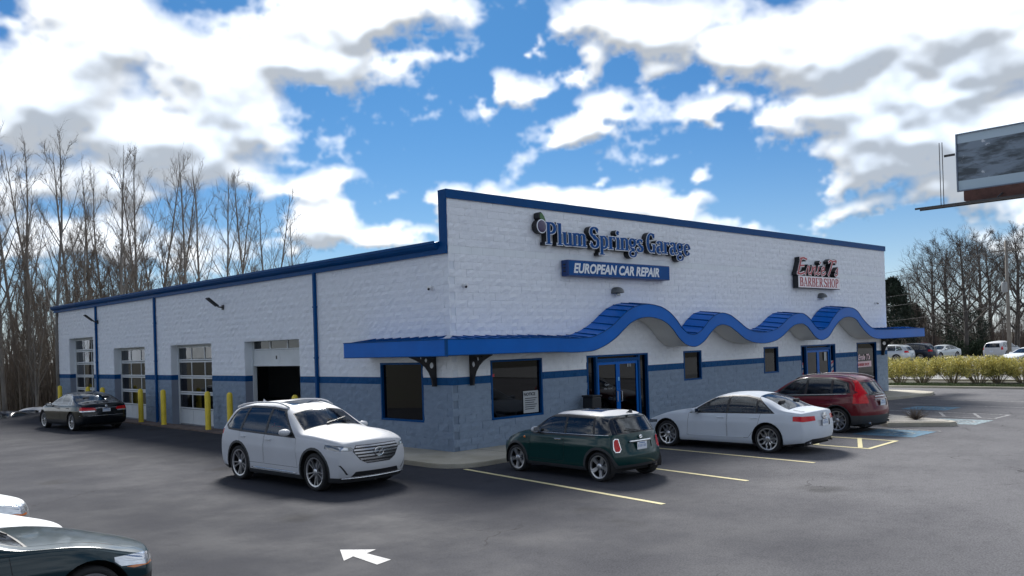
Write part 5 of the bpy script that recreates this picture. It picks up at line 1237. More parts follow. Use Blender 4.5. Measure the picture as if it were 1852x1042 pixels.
# green hatchback with a white roof
MN = dict(L=3.70, W=.842, wb=2.467, fo=.70, r=.302, paint=P_GREEN, tumble=.34, kf=.30, kr=.20,
  top=[(0, .72), (.10, .79), (.35, .88), (.8, .945), (1.06, .985), (1.28, 1.13), (1.60, 1.325), (1.9, 1.39), (2.3, 1.412), (3.0, 1.395), (3.45, 1.355), (3.70, 1.33)],
  belt=[(0, .66), (.5, .81), (1.1, .90), (2.5, .925), (3.7, .94)], drop=[(0, .09), (.9, .09), (1.3, .12), (1.7, .09), (2.2, .06), (3.7, .07)],
  front=[(.15, .12), (.3, .03), (.5, .0), (.65, .03), (.8, .13)], rear=[(.2, .12), (.38, .02), (.5, .0), (.7, .06), (.92, .10), (1.0, .15), (1.28, .34), (1.36, .38)], rl=.9,
  plan=[(0, .80), (.2, .91), (.55, .985), (1.0, 1.0), (2.7, 1.0), (3.2, .98), (3.5, .93), (3.7, .87)], shield=(1.12, .64, 1.62, .56, .98), hatch=[(-.54, .985), (.54, .985), (.49, 1.255), (-.49, 1.255)],
  win=[[(1.36, .945), (2.20, .95), (2.19, 1.275), (1.66, 1.255)], [(2.26, .95), (3.02, .955), (2.97, 1.265), (2.25, 1.275)]], trim=.055,
  doors=[[(1.12, .36), (2.21, .36), (2.22, .885), (1.20, .87)]], hd=.07, mirror=(1.45, .995), mirror_m=P_WHITE, mirror_size=(.085, .10, .068), rim=('fat', 5, RIMS), clad_arch=.055, clad=.285, ra=.345, roof=(1.315, P_WHITE), sunroof=(1.85, 2.9, .38), seat_rows=(1.75, 2.5), glass_f=CARGLASS, hood=((.3, .5), (1.05, .64)), handle=CHROME, sides=[('pillar_cover', [(1.28, .945), (3.58, .955), (3.36, 1.305), (1.62, 1.305)], GLOSSB, .001)],
  ends=[('taillight', 'r', [(.565, .665), (.605, .62), (.675, .62), (.695, .68), (.675, .83), (.64, .865), (.585, .855)], LAMPR, .010, .5), ('lamp_ring', 'r', [(.548, .662), (.596, .603), (.684, .603), (.712, .665), (.690, .848), (.646, .882), (.572, .872)], CHROME, .006, .5),
    ('window_surround', 'r', [(-.66, .965), (.66, .965), (.60, 1.305), (-.60, 1.305)], GLOSSB, .001, .7), ('plate_recess', 'r', [(-.36, .65), (.36, .65), (.36, .80), (-.36, .80)], P_GREEN, -.012, .5), ('rear_skirt', 'r', [(-.70, .18), (.70, .18), (.74, .34), (-.74, .34)], CLAD, .002, .4), ('headlight', 'f', [(.46, .66), (.52, .78), (.66, .80), (.72, .68), (.6, .60)], LAMPC, .004, .55), ('grille', 'f', [(-.36, .60), (-.34, .72), (.34, .72), (.36, .60)], TRIMB, -.01, .5), ('lower_grille', 'f', [(-.45, .27), (-.45, .45), (.45, .45), (.45, .27)], TRIMB, -.01, .5)],
  extra=[plate(.705, 'r'), chrome_strip(-.33, .33, .80, 'r', h=.045, name='boot_handle'), side_strip(1.18, 3.4, .925, .945, h=.016), wiper('r', 0, -.05, .32, 1.0), exhaust(-.5, .27), emblem(0, .885, .045, .03, 'r', CHROME, False), fin(3.35, TRIMB),
    lambda root, X0, L, sx, sy, S: [MB().lathe([(.03, 0), (.022, sg*.012), (.001, sg*.014)], 12, (X0-1.0, sg*(sy(1.0, .80)+.002), .80), 'y').obj('side_lamp', AMBER, root) for sg in (1, -1)] and None])
build_car('hatchback', MN, (-.22, -4.62), (.035, 1), 'small dark green hatchback with white roof parked nose-in by the shop corner', 'car')

# white saloon
A6 = sedan_spec(P_WHITE2, r=.345, rim=('petal', 5, RIMS), trim=.031, trim_m=TRIMB,
  ends=[('taillight', 'r', [(.40, .80), (.40, .905), (.94, .915), (.95, .82), (.80, .785)], LAMPR, .004, .42), ('plate_recess', 'r', [(-.30, .66), (-.33, .80), (.33, .80), (.30, .66)], mat('recess_shadow', (.5, .52, .55), .4, coat=.5), -.02, .4), ('diffuser', 'r', [(-.74, .16), (.74, .16), (.70, .30), (.52, .36), (-.52, .36), (-.70, .30)], TRIMB, .003, .5),
    ('headlight', 'f', [(.46, .60), (.50, .67), (.92, .71), (.93, .66), (.74, .58)], LAMPD, .002, .6), ('grille', 'f', [(-.44, .60), (-.36, .68), (.36, .68), (.44, .60), (.36, .36), (-.36, .36)], TRIMB, -.01, .6), ('side_intake', 'f', [(.52, .28), (.54, .42), (.84, .42), (.86, .30)], TRIMB, -.01, .6)],
  extra=[plate(.73, 'r'), boot_line(4.40, .62), side_strip(1.62, 3.2, .36, .36, h=.014, m=P_WHITE2, out=.008), exhaust(-.56, .27), exhaust(.56, .27), chrome_strip(-.75, .75, .66, 'f', h=.012), emblem(0, .88, .12, .032, 'r', CHROME, False), wiper()])
build_car('saloon', A6, (5.45, -4.90), (-.03, 1), 'white four-door saloon parked nose-in between the green hatchback and the red SUV', 'car')

# dark red crossover
VX = suv_spec(P_RED, L=4.63, W=.94, wb=2.774, fo=.87, r=.362, rim=('fork', 5, RIMS), rl=1.05,
  top=[(0, .86), (.12, .92), (.5, 1.0), (1.0, 1.065), (1.34, 1.10), (1.66, 1.30), (2.06, 1.54), (2.36, 1.63), (2.8, 1.68), (3.4, 1.67), (4.0, 1.62), (4.4, 1.565), (4.63, 1.52)], belt=[(0, .74), (.6, .90), (1.4, .99), (3, 1.06), (4.2, 1.12), (4.63, 1.12)], drop=[(0, .06), (1.2, .06), (1.65, .12), (2.1, .09), (2.7, .07), (4.63, .08)],
  rear=[(.25, .12), (.42, .02), (.55, .0), (.9, .06), (1.05, .10), (1.25, .25), (1.5, .44), (1.6, .5)], shield=(1.40, .72, 2.14, .58, 1.08), hatch=[(-.50, 1.10), (.50, 1.10), (.44, 1.43), (-.44, 1.43)],
  win=[[(1.68, 1.045), (2.62, 1.075), (2.64, 1.55), (2.28, 1.50)], [(2.70, 1.08), (3.45, 1.115), (3.42, 1.555), (2.71, 1.552)], [(3.52, 1.12), (4.0, 1.19), (3.92, 1.42), (3.50, 1.54)]], trim=.036,
  doors=[[(1.45, .42), (2.64, .42), (2.66, 1.03), (1.55, 1.0)], [(2.69, .42), (3.25, .42), (3.55, .82), (3.56, 1.07), (2.69, 1.04)]], mirror=(1.80, 1.12), clad=.34, clad_arch=.03, glass_s=TINTGLASS, glass_r=CARGLASS,
  ends=[('taillight', 'r', [(.58, .86), (.93, .86), (.93, 1.08), (.74, 1.18), (.60, 1.12)], LAMPR, .006, .50), ('upper_taillight', 'r', [(.52, 1.12), (.74, 1.12), (.78, 1.22), (.62, 1.50), (.50, 1.50)], LAMPR, .006, .95), ('rear_skirt', 'r', [(-.9, .2), (.9, .2), (.92, .52), (-.92, .52)], CLAD, .003, .55), ('plate_recess', 'r', [(-.33, .77), (-.36, .95), (.36, .95), (.33, .77)], mat('red_shade', (.10, .012, .016), .35, metal=.3, coat=1.0), -.018, .4),
    ('headlight', 'f', [(.46, .70), (.52, .82), (.88, .86), (.9, .76), (.7, .68)], LAMPC, .002, .6), ('grille', 'f', [(-.4, .52), (-.42, .76), (.42, .76), (.4, .52)], TRIMB, -.01, .5)],
  extra=[plate(.86, 'r'), roof_rails(2.2, 4.1, .55, 1.6, mat('rail_grey', (.35, .33, .32), .35, metal=.7), .05), chrome_strip(-.36, .36, .965, 'r', h=.02), chrome_strip(-.32, .32, 1.04, 'r', h=.03, m=CHROME, name='name_letters', out=.006), exhaust(-.55, .3), exhaust(.55, .3), wiper('r', 0, 0, .3, 1.12), side_strip(1.6, 3.95, 1.04, 1.13, h=.014)])
build_car('crossover', VX, (10.48, -4.42), (.03, 1), 'dark red crossover with roof rails and tall tail lamps parked by the barber shop', 'car')

# black limousine by the bays
BM = sedan_spec(P_BLACK, L=5.03, W=.945, wb=2.99, fo=.90, r=.35, rim=('thin', 12, RIMS), trim=.024, trim_m=mat('satin_chrome', (.5, .52, .53), .25, metal=.9),
  top=[(0, .74), (.12, .80), (.5, .90), (1.0, .975), (1.44, 1.02), (1.78, 1.18), (2.22, 1.39), (2.6, 1.475), (3.0, 1.49), (3.45, 1.46), (3.85, 1.365), (4.2, 1.21), (4.42, 1.125), (4.7, 1.10), (5.03, 1.07)],
  belt=[(0, .70), (.6, .86), (1.4, .95), (3.2, .99), (4.3, 1.02), (5.03, 1.0)], drop=[(0, .05), (1.2, .05), (1.7, .11), (2.2, .09), (2.8, .065), (3.5, .08), (4.1, .08), (4.45, .035), (5.03, .04)], back=(4.36, .64, 3.58, .54, 1.03), shield=(1.48, .70, 2.22, .56, .99),
  win=[[(1.78, .99), (2.74, 1.005), (2.74, 1.38), (2.34, 1.345)], [(2.80, 1.006), (3.55, 1.018), (3.60, 1.30), (3.3, 1.385), (2.80, 1.39)], [(3.62, 1.02), (3.9, 1.03), (3.68, 1.27)]],
  ends=[('taillight', 'r', [(.38, .80), (.38, .90), (.95, .94), (.95, .80)], LAMPR, .004, .38), ('lamp_strip', 'r', [(.42, .755), (.42, .80), (.90, .80), (.90, .755)], LAMPC, .004, .36), ('headlight', 'f', [(.45, .64), (.5, .74), (.9, .78), (.92, .7)], LAMPC, .002, .6), ('grille', 'f', [(.03, .56), (.03, .72), (.36, .72), (.34, .56)], CHROME, -.005, .5)],
  extra=[boot_line(4.46, .64), chrome_strip(-.42, .42, .885, 'r', h=.022), chrome_strip(-.9, .9, .60, 'r', h=.02, m=mat('bumper_strip', (.30, .31, .32), .3, metal=.6)), emblem(0, .96, .04, .04, 'r', CHROME, False), plate(.80, 'r', .30, .12), side_strip(1.7, 4.0, .985, 1.025, h=.014)])
BM['doors'] = [[(1.60, .36), (2.76, .36), (2.77, .98), (1.66, .95)], [(2.79, .36), (3.38, .36), (3.66, .74), (3.72, .995), (2.79, .982)]]
build_car('limousine', BM, (-2.68, 20.65), (-.06, 1), 'long black saloon seen from behind, parked in front of the shut bay doors', 'car')

# three parked cars with only their noses reaching the lot lane
TE = sedan_spec(P_TEAL, L=4.63, W=.925, wb=2.75, fo=.86, r=.335, rim=('twin', 5, RIMS), trim_m=CHROME, trim=.014,
  ends=[('headlight', 'f', [(.52, .585), (.56, .665), (.93, .735), (.94, .65), (.78, .575)], LAMPC, .002, .62), ('turn_lamp', 'f', [(.60, .555), (.62, .585), (.86, .60), (.84, .57)], AMBER, .004, .5), ('grille', 'f', [(-.44, .58), (-.38, .67), (.38, .67), (.44, .58), (.36, .33), (-.36, .33)], TRIMB, -.01, .6), ('side_intake', 'f', [(.52, .26), (.54, .46), (.84, .46), (.86, .28)], TRIMB, -.012, .6), ('taillight', 'r', [(.42, .80), (.42, .90), (.92, .90), (.92, .80)], LAMPR, .004, .4)], extra=[wiper()])
build_car('coupe', TE, (-12.80, -6.90), (1, .0), 'dark teal car with clear headlights, nose towards the garage wall', 'car')
WH = sedan_spec(P_WHITE, rim=('single', 7, RIMS), ends=[('headlight', 'f', [(.46, .60), (.50, .67), (.92, .71), (.93, .66), (.74, .58)], LAMPC, .002, .6), ('grille', 'f', [(-.4, .42), (-.38, .64), (.38, .64), (.4, .42)], TRIMB, -.01, .6), ('taillight', 'r', [(.42, .80), (.42, .90), (.92, .90), (.92, .80)], LAMPR, .004, .4)])
build_car('saloon', WH, (-13.25, -4.98), (1, .0), 'plain white saloon parked between the dark teal and the silver cars', 'car')
SV = sedan_spec(P_SILVER, rim=('single', 7, RIMS), ends=[('headlight', 'f', [(.46, .58), (.52, .70), (.92, .75), (.94, .64), (.76, .57)], LAMPC, .002, .6), ('turn_lamp', 'f', [(.62, .54), (.63, .575), (.90, .60), (.88, .55)], AMBER, .004, .55), ('grille', 'f', [(-.4, .42), (-.38, .64), (.38, .64), (.4, .42)], TRIMB, -.01, .6), ('taillight', 'r', [(.42, .80), (.42, .90), (.92, .90), (.92, .80)], LAMPR, .004, .4)])
build_car('saloon', SV, (-13.0, -2.3), (1, .0), 'silver saloon with amber-edged headlight, beyond the plain white saloon', 'car')

# cars far away across the lots
LF = dict(far=True, lev=1)
lamps_r = [('taillight', 'r', [(.55, .95), (.95, .95), (.95, 1.12), (.6, 1.12)], LAMPR, .004, .45)]; lamps_f = [('headlight', 'f', [(.46, .60), (.50, .70), (.92, .74), (.93, .62)], LAMPC, .004, .6), ('grille', 'f', [(-.42, .45), (-.4, .64), (.4, .64), (.42, .45)], TRIMB, .002, .6)]
def far_at(px, py, D): p = at_depth(px, py, D); return (p.x, p.y)
P_GREY2 = paint('paint_grey', (.52, .55, .56), .5)
vw = lambda a: (cos(a), sin(a))
build_car('suv', suv_spec(P_SILVER, ends=lamps_r, extra=[plate(.8, 'r')], **LF), far_at(1602, 640, 82), vw(1.5), 'silver SUV showing its tail just past the building end', 'car')
build_car('suv', suv_spec(P_NAVY, ends=lamps_r, rim=('fork', 5, RIMS), extra=[roof_rails(2.3, 4.4, .58, 1.7, RIMS, .05)], glass_s=TINTGLASS, **LF), far_at(1643, 640, 84), vw(1.55), 'dark navy SUV with roof rails across the rear lot', 'car')
build_car('saloon', sedan_spec(P_GREY2, ends=lamps_f, **LF), far_at(1701, 634, 88), vw(2.95), 'silver saloon facing the hedge in front of the dark evergreen shrubs', 'car')
build_car('saloon', sedan_spec(P_RED, ends=lamps_f, **LF), far_at(1676, 630, 112), vw(-1.9), 'dark red car mostly hidden behind the navy SUV', 'car')
VN = suv_spec(P_WHITE, ends=[('taillight', 'r', [(.76, .9), (.95, .9), (.93, 1.3), (.80, 1.3)], LAMPR, .004, .45)], extra=[plate(.75, 'r')], **LF); VN['rear'] = [(.25, .12), (.45, .02), (.6, 0), (1.0, .03), (1.2, .08), (1.5, .2), (1.65, .26)]; VN['hatch'] = [(-.68, 1.12), (.68, 1.12), (.60, 1.52), (-.60, 1.52)]; VN['glass_r'] = TINTGLASS
build_car('minivan', VN, far_at(1814, 635, 84), vw(-.08), 'white minivan seen from behind beyond the yellow hedge', 'car')
build_car('saloon', sedan_spec(P_WHITE2, ends=lamps_f, **LF), far_at(1858, 643, 66), vw(2.75), 'white saloon half out of view behind the hedge', 'car')
build_car('saloon', sedan_spec(P_WHITE, ends=lamps_f, **LF), far_at(56, 760, 47), vw(-2.3), 'white saloon parked below the lot edge by the woods', 'car', z=-1.22)
build_car('saloon', sedan_spec(P_NAVY, ends=lamps_f, **LF), far_at(0, 765, 44), vw(-2.3), 'dark blue car parked below the lot edge', 'car', z=-1.20)
build_car('saloon', sedan_spec(P_SILVER, ends=lamps_r, far=True, lev=1), (3.4, 9.6), (0, 1), 'silver car raised on the lift inside the open bay', 'car', z=1.32)

# ------------------------------------------------------------------ trees and planting
BARK = mat('bark', (.19, .17, .148), .9, var=.35, vscale=2.5, bump=.6, bscale=14, stretch=(1, 1, .25)); TWIG = mat('twig', (.175, .138, .108), .9, var=.25, vscale=1.0); TWIGG = mat('grey_twig', (.155, .124, .096), .9, var=.25, vscale=1.0)
def bare_tree(seed, H, spread=.5, start=.34, lead=1.0, r0=.17, nl=11, sub=6, droop=0.0, up=.75, twig_r=.014, tw=5):
    """tapered trunk with limbs, branches and twigs -> (trunk MB, crown MB), base at the origin"""
    R = random.Random(seed); tr = MB(); cr = MB()
    def path(p, d, L, n, wob, lift):
        pts = [p.copy()]
        for k in range(n):
            d = (d+Vector((R.gauss(0, wob), R.gauss(0, wob), R.gauss(0, wob*.6)+lift))).normalized(); p = p+d*(L/n); pts.append(p.copy())
        return pts
    n = 9; stem = path(Vector((0, 0, -.3)), Vector((R.gauss(0, .03), R.gauss(0, .03), 1)).normalized(), H*lead+.3, n, .028, .03)
    def rad(t): return r0*(1-t)**.8*(1.25 if t < .04 else 1)+.012
    tr.tube(stem, [rad(k/n) for k in range(n+1)], 7)
    def at(pts, t):
        x = t*(len(pts)-1); i = min(int(x), len(pts)-2); return pts[i].lerp(pts[i+1], x-i), (pts[i+1]-pts[i]).normalized()
    def out_dir(d, ang, az):
        a = d.orthogonal().normalized(); b = d.cross(a); s = a*cos(az)+b*sin(az); return (d*cos(ang)+s*sin(ang)).normalized()
    def twigs(pts, L, cnt, rr):
        for _ in range(cnt):
            t = R.uniform(.15, 1.0); p, d = at(pts, t); dd = out_dir(d, R.uniform(.3, .7), R.uniform(0, 6.28)); l = L*R.uniform(.6, 1.4)*(1.15-t*.55)
            q = path(p, dd, l, 3, .07, .10); cr.tube(q, [rr, rr*.8, rr*.55, rr*.3], 3, caps=False)
            for _2 in range(2):
                p2, d2 = at(q, R.uniform(.3, .95)); q2 = path(p2, out_dir(d2, R.uniform(.4, .9), R.uniform(0, 6.28)), l*R.uniform(.35, .7), 2, .12, .06); cr.tube(q2, [rr*.6, rr*.45, rr*.2], 3, caps=False)
    az = R.uniform(0, 6)
    for k in range(nl):
        t = lerp(start, .96, (k+R.uniform(0, .7))/nl); p, d = at(stem, t); az += 2.4+R.gauss(0, .35); L = H*spread*(1.12-t)*R.uniform(.75, 1.2)
        limb = path(p, out_dir(d, R.uniform(.5, .85)*(.75 if up > .5 else 1.2), az), L, 6, .055, .085*up-droop); rl = max(.02, rad(t)*R.uniform(.45, .62)); tr.tube(limb, [max(.008, rl*(1-j/6.4)) for j in range(7)], 5)
        for j in range(sub):
            tt = R.uniform(.18, .98); p2, d2 = at(limb, tt); l2 = L*R.uniform(.25, .5)*(1.2-tt*.6); br = path(p2, out_dir(d2, R.uniform(.4, .85), R.uniform(0, 6.28)), l2, 4, .07, .08*up-droop); rb = max(.014, rl*.42*(1-tt*.5))
            cr.tube(br, [rb, rb*.8, rb*.6, rb*.42, rb*.25], 4, caps=False); twigs(br, max(.45, l2*.6), tw, twig_r)
        twigs(limb, max(.5, L*.3), 4, twig_r)
    twigs(stem[-4:], H*.09, 14, twig_r)
    return tr, cr
def tree_obj(name, tr, cr, tm=BARK, cm=TWIG, label=None, group=None, loc=(0, 0, 0)):
    e = empty(name, loc, 0, label, 'tree', group); tr.obj('trunk', tm, e, smooth=True, fix=False); cr.obj('crown', cm, e, fix=False); return e
def put_tree(proto, used, loc, rz, sc, label, group):
    o = proto if not used[0] else copy_tree(proto); used[0] = True
    o.location = loc; o.rotation_euler = (0, 0, rz); o.scale = (sc, sc, sc); tag(o, label, 'tree', group); return o
TALL = [[tree_obj('bare_tree', *bare_tree(100+k, 17.0, .46, .26+.06*(k % 3), 1.0, .12, 11, 6, up=1.0, twig_r=.0068, tw=3)), [False]] for k in range(5)]
SLIM = [[tree_obj('sapling', *bare_tree(200+k, 9.5, .34, .14, 1.0, .08, 13, 4, up=1.0, twig_r=.009), BARK, TWIGG), [False]] for k in range(4)]
DBARK = mat('dark_bark', (.075, .066, .058), .9, var=.3, vscale=2); DTWIG = mat('dark_twig', (.085, .07, .06), .9, var=.25, vscale=1.0)
OAK = [[tree_obj('spreading_tree', *bare_tree(300+k, 15.0, .62, .18, .80, .25, 16, 10, up=.45, twig_r=.013), DBARK, DTWIG), [False]] for k in range(2)]
RT = random.Random(5)
def spot(px, D, zoff=None):
    p = at_depth(px, 640, D); z = ground_z(p.x, p.y)-.3; return (p.x, p.y, z)
GT = 'tall bare trees of the wood behind the garage'
tall = [(8, 47, 200, 'tall bare tree with a forked top at the open end of the wood'), (62, 52, 238, 'tall bare tree with thin rising limbs, second from the wood edge'), (104, 46, 222, 'tall bare tree with a dense twiggy top near the garage end'), (212, 50, 236, 'tall straight bare tree rising behind the far bay door'), (246, 56, 258, 'slender bare tree close behind the straight tall one'), (285, 58, 272, 'slender bare tree above the far downspout'), (335, 56, 262, 'bare tree leaning slightly above the flood lamp'), (368, 62, 285, 'thin bare tree between two wider crowns over the roof'), (408, 58, 290, 'wide-crowned bare tree over the middle of the roof'), (452, 60, 300, 'bare tree with steep limbs over the roof'), (492, 66, 335, 'small-crowned bare tree showing above the eave'), (530, 70, 370, 'last thin bare tree above the eave towards the parapet'), (-18, 50, 205, 'bare tree cut by the end of the wood, thin and straight'), (36, 58, 250, 'thin bare tree standing behind the forked one'), (84, 62, 262, 'thin bare tree back between two tall crowns'), (135, 54, 262, 'bare tree with a narrow crown just off the garage corner'), (160, 60, 300, 'short bare tree behind the garage corner'), (188, 64, 290, 'slim bare tree deep in the wood behind the far bay'), (266, 66, 300, 'slim bare tree with few limbs behind the eave'), (312, 68, 305, 'slim bare tree between the flood lamp tree and its neighbour'), (430, 70, 330, 'slim pale tree back over the roof'), (475, 72, 350, 'slim tree with a split stem back over the roof')]
for k, (px, D, ytop, lab) in enumerate(tall):
    l = spot(px, D); h = CAM.z+(617-.0314*(px-926)*-1*-1-ytop)/FOC*D-l[2] if 0 else CAM.z+((617.6-.0314*(px-926))-ytop)/FOC*D-l[2]
    pr, us = TALL[(k*2+1) % 5]; put_tree(pr, us, l, RT.uniform(0, 6.28), h/17.3, lab, GT)
for k in range(74):
    px = RT.uniform(-60, 330) if k < 60 else RT.uniform(330, 560); D = RT.uniform(44, 64) if k < 60 else RT.uniform(60, 72); l = spot(px, D)
    if -1.5 < l[0] < 28 and l[1] < 34.5: continue
    pr, us = SLIM[k % 4]; put_tree(pr, us, l, RT.uniform(0, 6.28), RT.uniform(.75, 1.2), 'thin grey-brown sapling in the crowded understorey of the wood', 'saplings in the wood behind the garage')
# right-hand trees
GO = 'bare trees beyond the rear lot'
for k, (px, D, ytop, kind, lab) in enumerate([(1748, 96, 385, 0, 'large spreading bare tree behind the dark evergreen shrub'), (1690, 112, 415, 1, 'spreading bare tree left of the utility pole, farther back'), (1838, 104, 372, 1, 'large spreading bare tree behind the utility pole'), (1795, 120, 400, 0, 'bare tree between the two large spreading trees'), (1655, 125, 462, 0, 'small spreading bare tree next to the dark conifer'), (1720, 116, 398, 1, 'tall bare tree rising behind the big evergreen shrub'), (1870, 98, 360, 0, 'large bare tree half out of view past the utility pole'), (1770, 128, 385, 1, 'twiggy bare tree in the far row, behind the largest one')]):
    l = spot(px, D); h = CAM.z+((617.6-.0314*(px-926))-ytop)/FOC*D-l[2]; pr, us = OAK[kind]; put_tree(pr, us, l, 1.3*k, h/14.2, lab, GO)
for k in range(26):
    px = RT.uniform(1612, 1900); D = RT.uniform(104, 125); l = spot(px, D); pr, us = SLIM[k % 4]; put_tree(pr, us, l, RT.uniform(0, 6.28), RT.uniform(.5, .9), 'thin brown sapling in the belt behind the rear lot', 'saplings behind the rear lot')

# the wood behind reads as one mass of stems
def stem_mass(name, n, region, hmin, hmax, m, seed, label):
    R = random.Random(seed); vs = []; fs = []
    for _ in range(n):
        x, y, z = region(R); h = R.uniform(hmin, hmax); w = R.uniform(.012, .05); a = R.uniform(0, pi); dx, dy = cos(a)*w, sin(a)*w; lx, ly = R.gauss(0, .10)*h, R.gauss(0, .10)*h; b = len(vs)
        for t in (0, .5, 1):
            k = (1-t*.85); vs += [(x-dx*k+lx*t*t, y-dy*k+ly*t*t, z+h*t), (x+dx*k+lx*t*t, y+dy*k+ly*t*t, z+h*t)]
        fs += [(b, b+1, b+3, b+2), (b+2, b+3, b+5, b+4)]
        for _k in range(5):
            t = R.uniform(.2, .95); l = h*R.uniform(.10, .28); aa = R.uniform(0, 6.28); px_, py_, pz = x+lx*t*t, y+ly*t*t, z+h*t; c = len(vs); q = .010
            vs += [(px_-q, py_, pz), (px_+q, py_, pz+.01), (px_+cos(aa)*l*.6, py_+sin(aa)*l*.6, pz+l)]; fs.append((c, c+1, c+2))
    o = mesh(name, vs, fs, m); return tag(o, label, None, None, 'stuff')
def left_region(R):
    px = R.uniform(-160, 560); D = R.uniform(50, 80) if px < 330 else R.uniform(68, 90); l = spot(px, D); return l
def right_region(R):
    l = spot(R.uniform(1590, 1960), R.uniform(108, 140)); return l
stem_mass('woodland', 3600, left_region, 1.5, 8.5, TWIGG, 3, 'tangled grey-brown mass of thin stems deep in the wood')
stem_mass('woodland', 3000, right_region, 1.5, 7.5, mat('brown_twig', (.11, .08, .065), .9, var=.2, vscale=.6), 4, 'brown thicket along the far side of the rear lot')
stem_mass('undergrowth', 3800, left_region, .4, 2.2, mat('undergrowth_brown', (.075, .06, .042), .95, var=.3, vscale=.8), 6, 'low brown brush covering the floor of the wood')

# evergreens, leaf by leaf
def leaf_cloud(n, place, size, seed, elong=2.2):
    R = random.Random(seed); mb = MB(); vs = []; fs = []
    for _ in range(n):
        p = place(R); d = Vector((R.gauss(0, 1), R.gauss(0, 1), R.gauss(0, 1)+.5)).normalized(); s = d.orthogonal().normalized(); s.rotate(Matrix.Rotation(R.uniform(0, 6.28), 3, d)); l = size*R.uniform(.6, 1.3); w = l/elong; b = len(vs)
        vs += [p-s*w*.5, p+d*l*.5-s*w*.1+s.cross(d)*w*.15, p+d*l, p+d*l*.45+s*w*.5]; fs.append((b, b+1, b+2, b+3))
    mb.add(vs, fs); return mb
EVG = mat('evergreen', (.022, .040, .016), .8, var=.5, vscale=1.2); EVG2 = mat('dark_evergreen', (.014, .026, .014), .8, var=.4, vscale=1.0)
def conifer(px, D, ytop, wid, lab, m=EVG2, seed=1):
    l = spot(px, D); h = CAM.z+((617.6-.0314*(px-926))-ytop)/FOC*D-l[2]; e = empty('conifer', l, 0, lab, 'tree')
    def pl(R):
        t = R.random()**.75; a = R.uniform(0, 6.28); lump = 1+.22*sin(a*5+t*17)+.15*sin(a*3-t*31); r = wid*(1-t)**.5*lump*sqrt(R.uniform(.35, 1)); return Vector((r*cos(a), r*sin(a), .2+t*(h-.2)))
    leaf_cloud(7000, pl, .42, seed).obj('crown', m, e, fix=False); MB().tube([(0, 0, -.3), (0, 0, h*.5), (0, 0, h*.95)], [.2, .12, .02], 7).obj('trunk', BARK, e)
conifer(1618, 88, 500, 2.6, 'dark conifer standing past the end of the building', seed=2)
conifer(1652, 118, 545, 3.2, 'broad dark conifer farther behind the rear lot', seed=4)
def shrub(px, D, ytop, wid, lab, m, seed, n=5200, name='evergreen_shrub', leaf=.28):
    l = spot(px, D); h = CAM.z+((617.6-.0314*(px-926))-ytop)/FOC*D-l[2]; e = empty(name, l, 0, lab, 'shrub', 'clipped hedge row' if 'row' in lab else None)
    def pl(R):
        v = Vector((R.gauss(0, 1), R.gauss(0, 1), R.gauss(0, 1))).normalized(); k = R.uniform(.55, 1)**.5*(1+.16*sin(v.x*6+seed)+.14*sin(v.y*7+v.z*5)); return Vector((v.x*wid*k, v.y*wid*k, h*.5+v.z*h*.5*k))
    leaf_cloud(n, pl, leaf, seed).obj('foliage', m, e, fix=False); MB().tube([(0, 0, -.3), (.05, 0, h*.6)], [.1, .03], 6).obj('stem', BARK, e); return e
shrub(1745, 100, 548, 2.6, 'big rounded dark evergreen shrub behind the silver saloon', EVG2, 3, 6500)
for k, (px, w) in enumerate(((1735, 1.6), (1757, 1.7), (1778, 1.5))): shrub(px, 97, 612, w, 'clipped dark green hedge shrub in the row beside the silver saloon', EVG, 10+k, 3000)
for k, (px, yt) in enumerate(((1633, 580), (1668, 572), (1700, 585), (1790, 560), (1840, 555))):
    l = spot(px, 101); pr, us = SLIM[k % 4]; put_tree(pr, us, l, k, .42, 'low twiggy brown shrub in front of the far thicket', 'low brown shrubs beyond the rear lot')

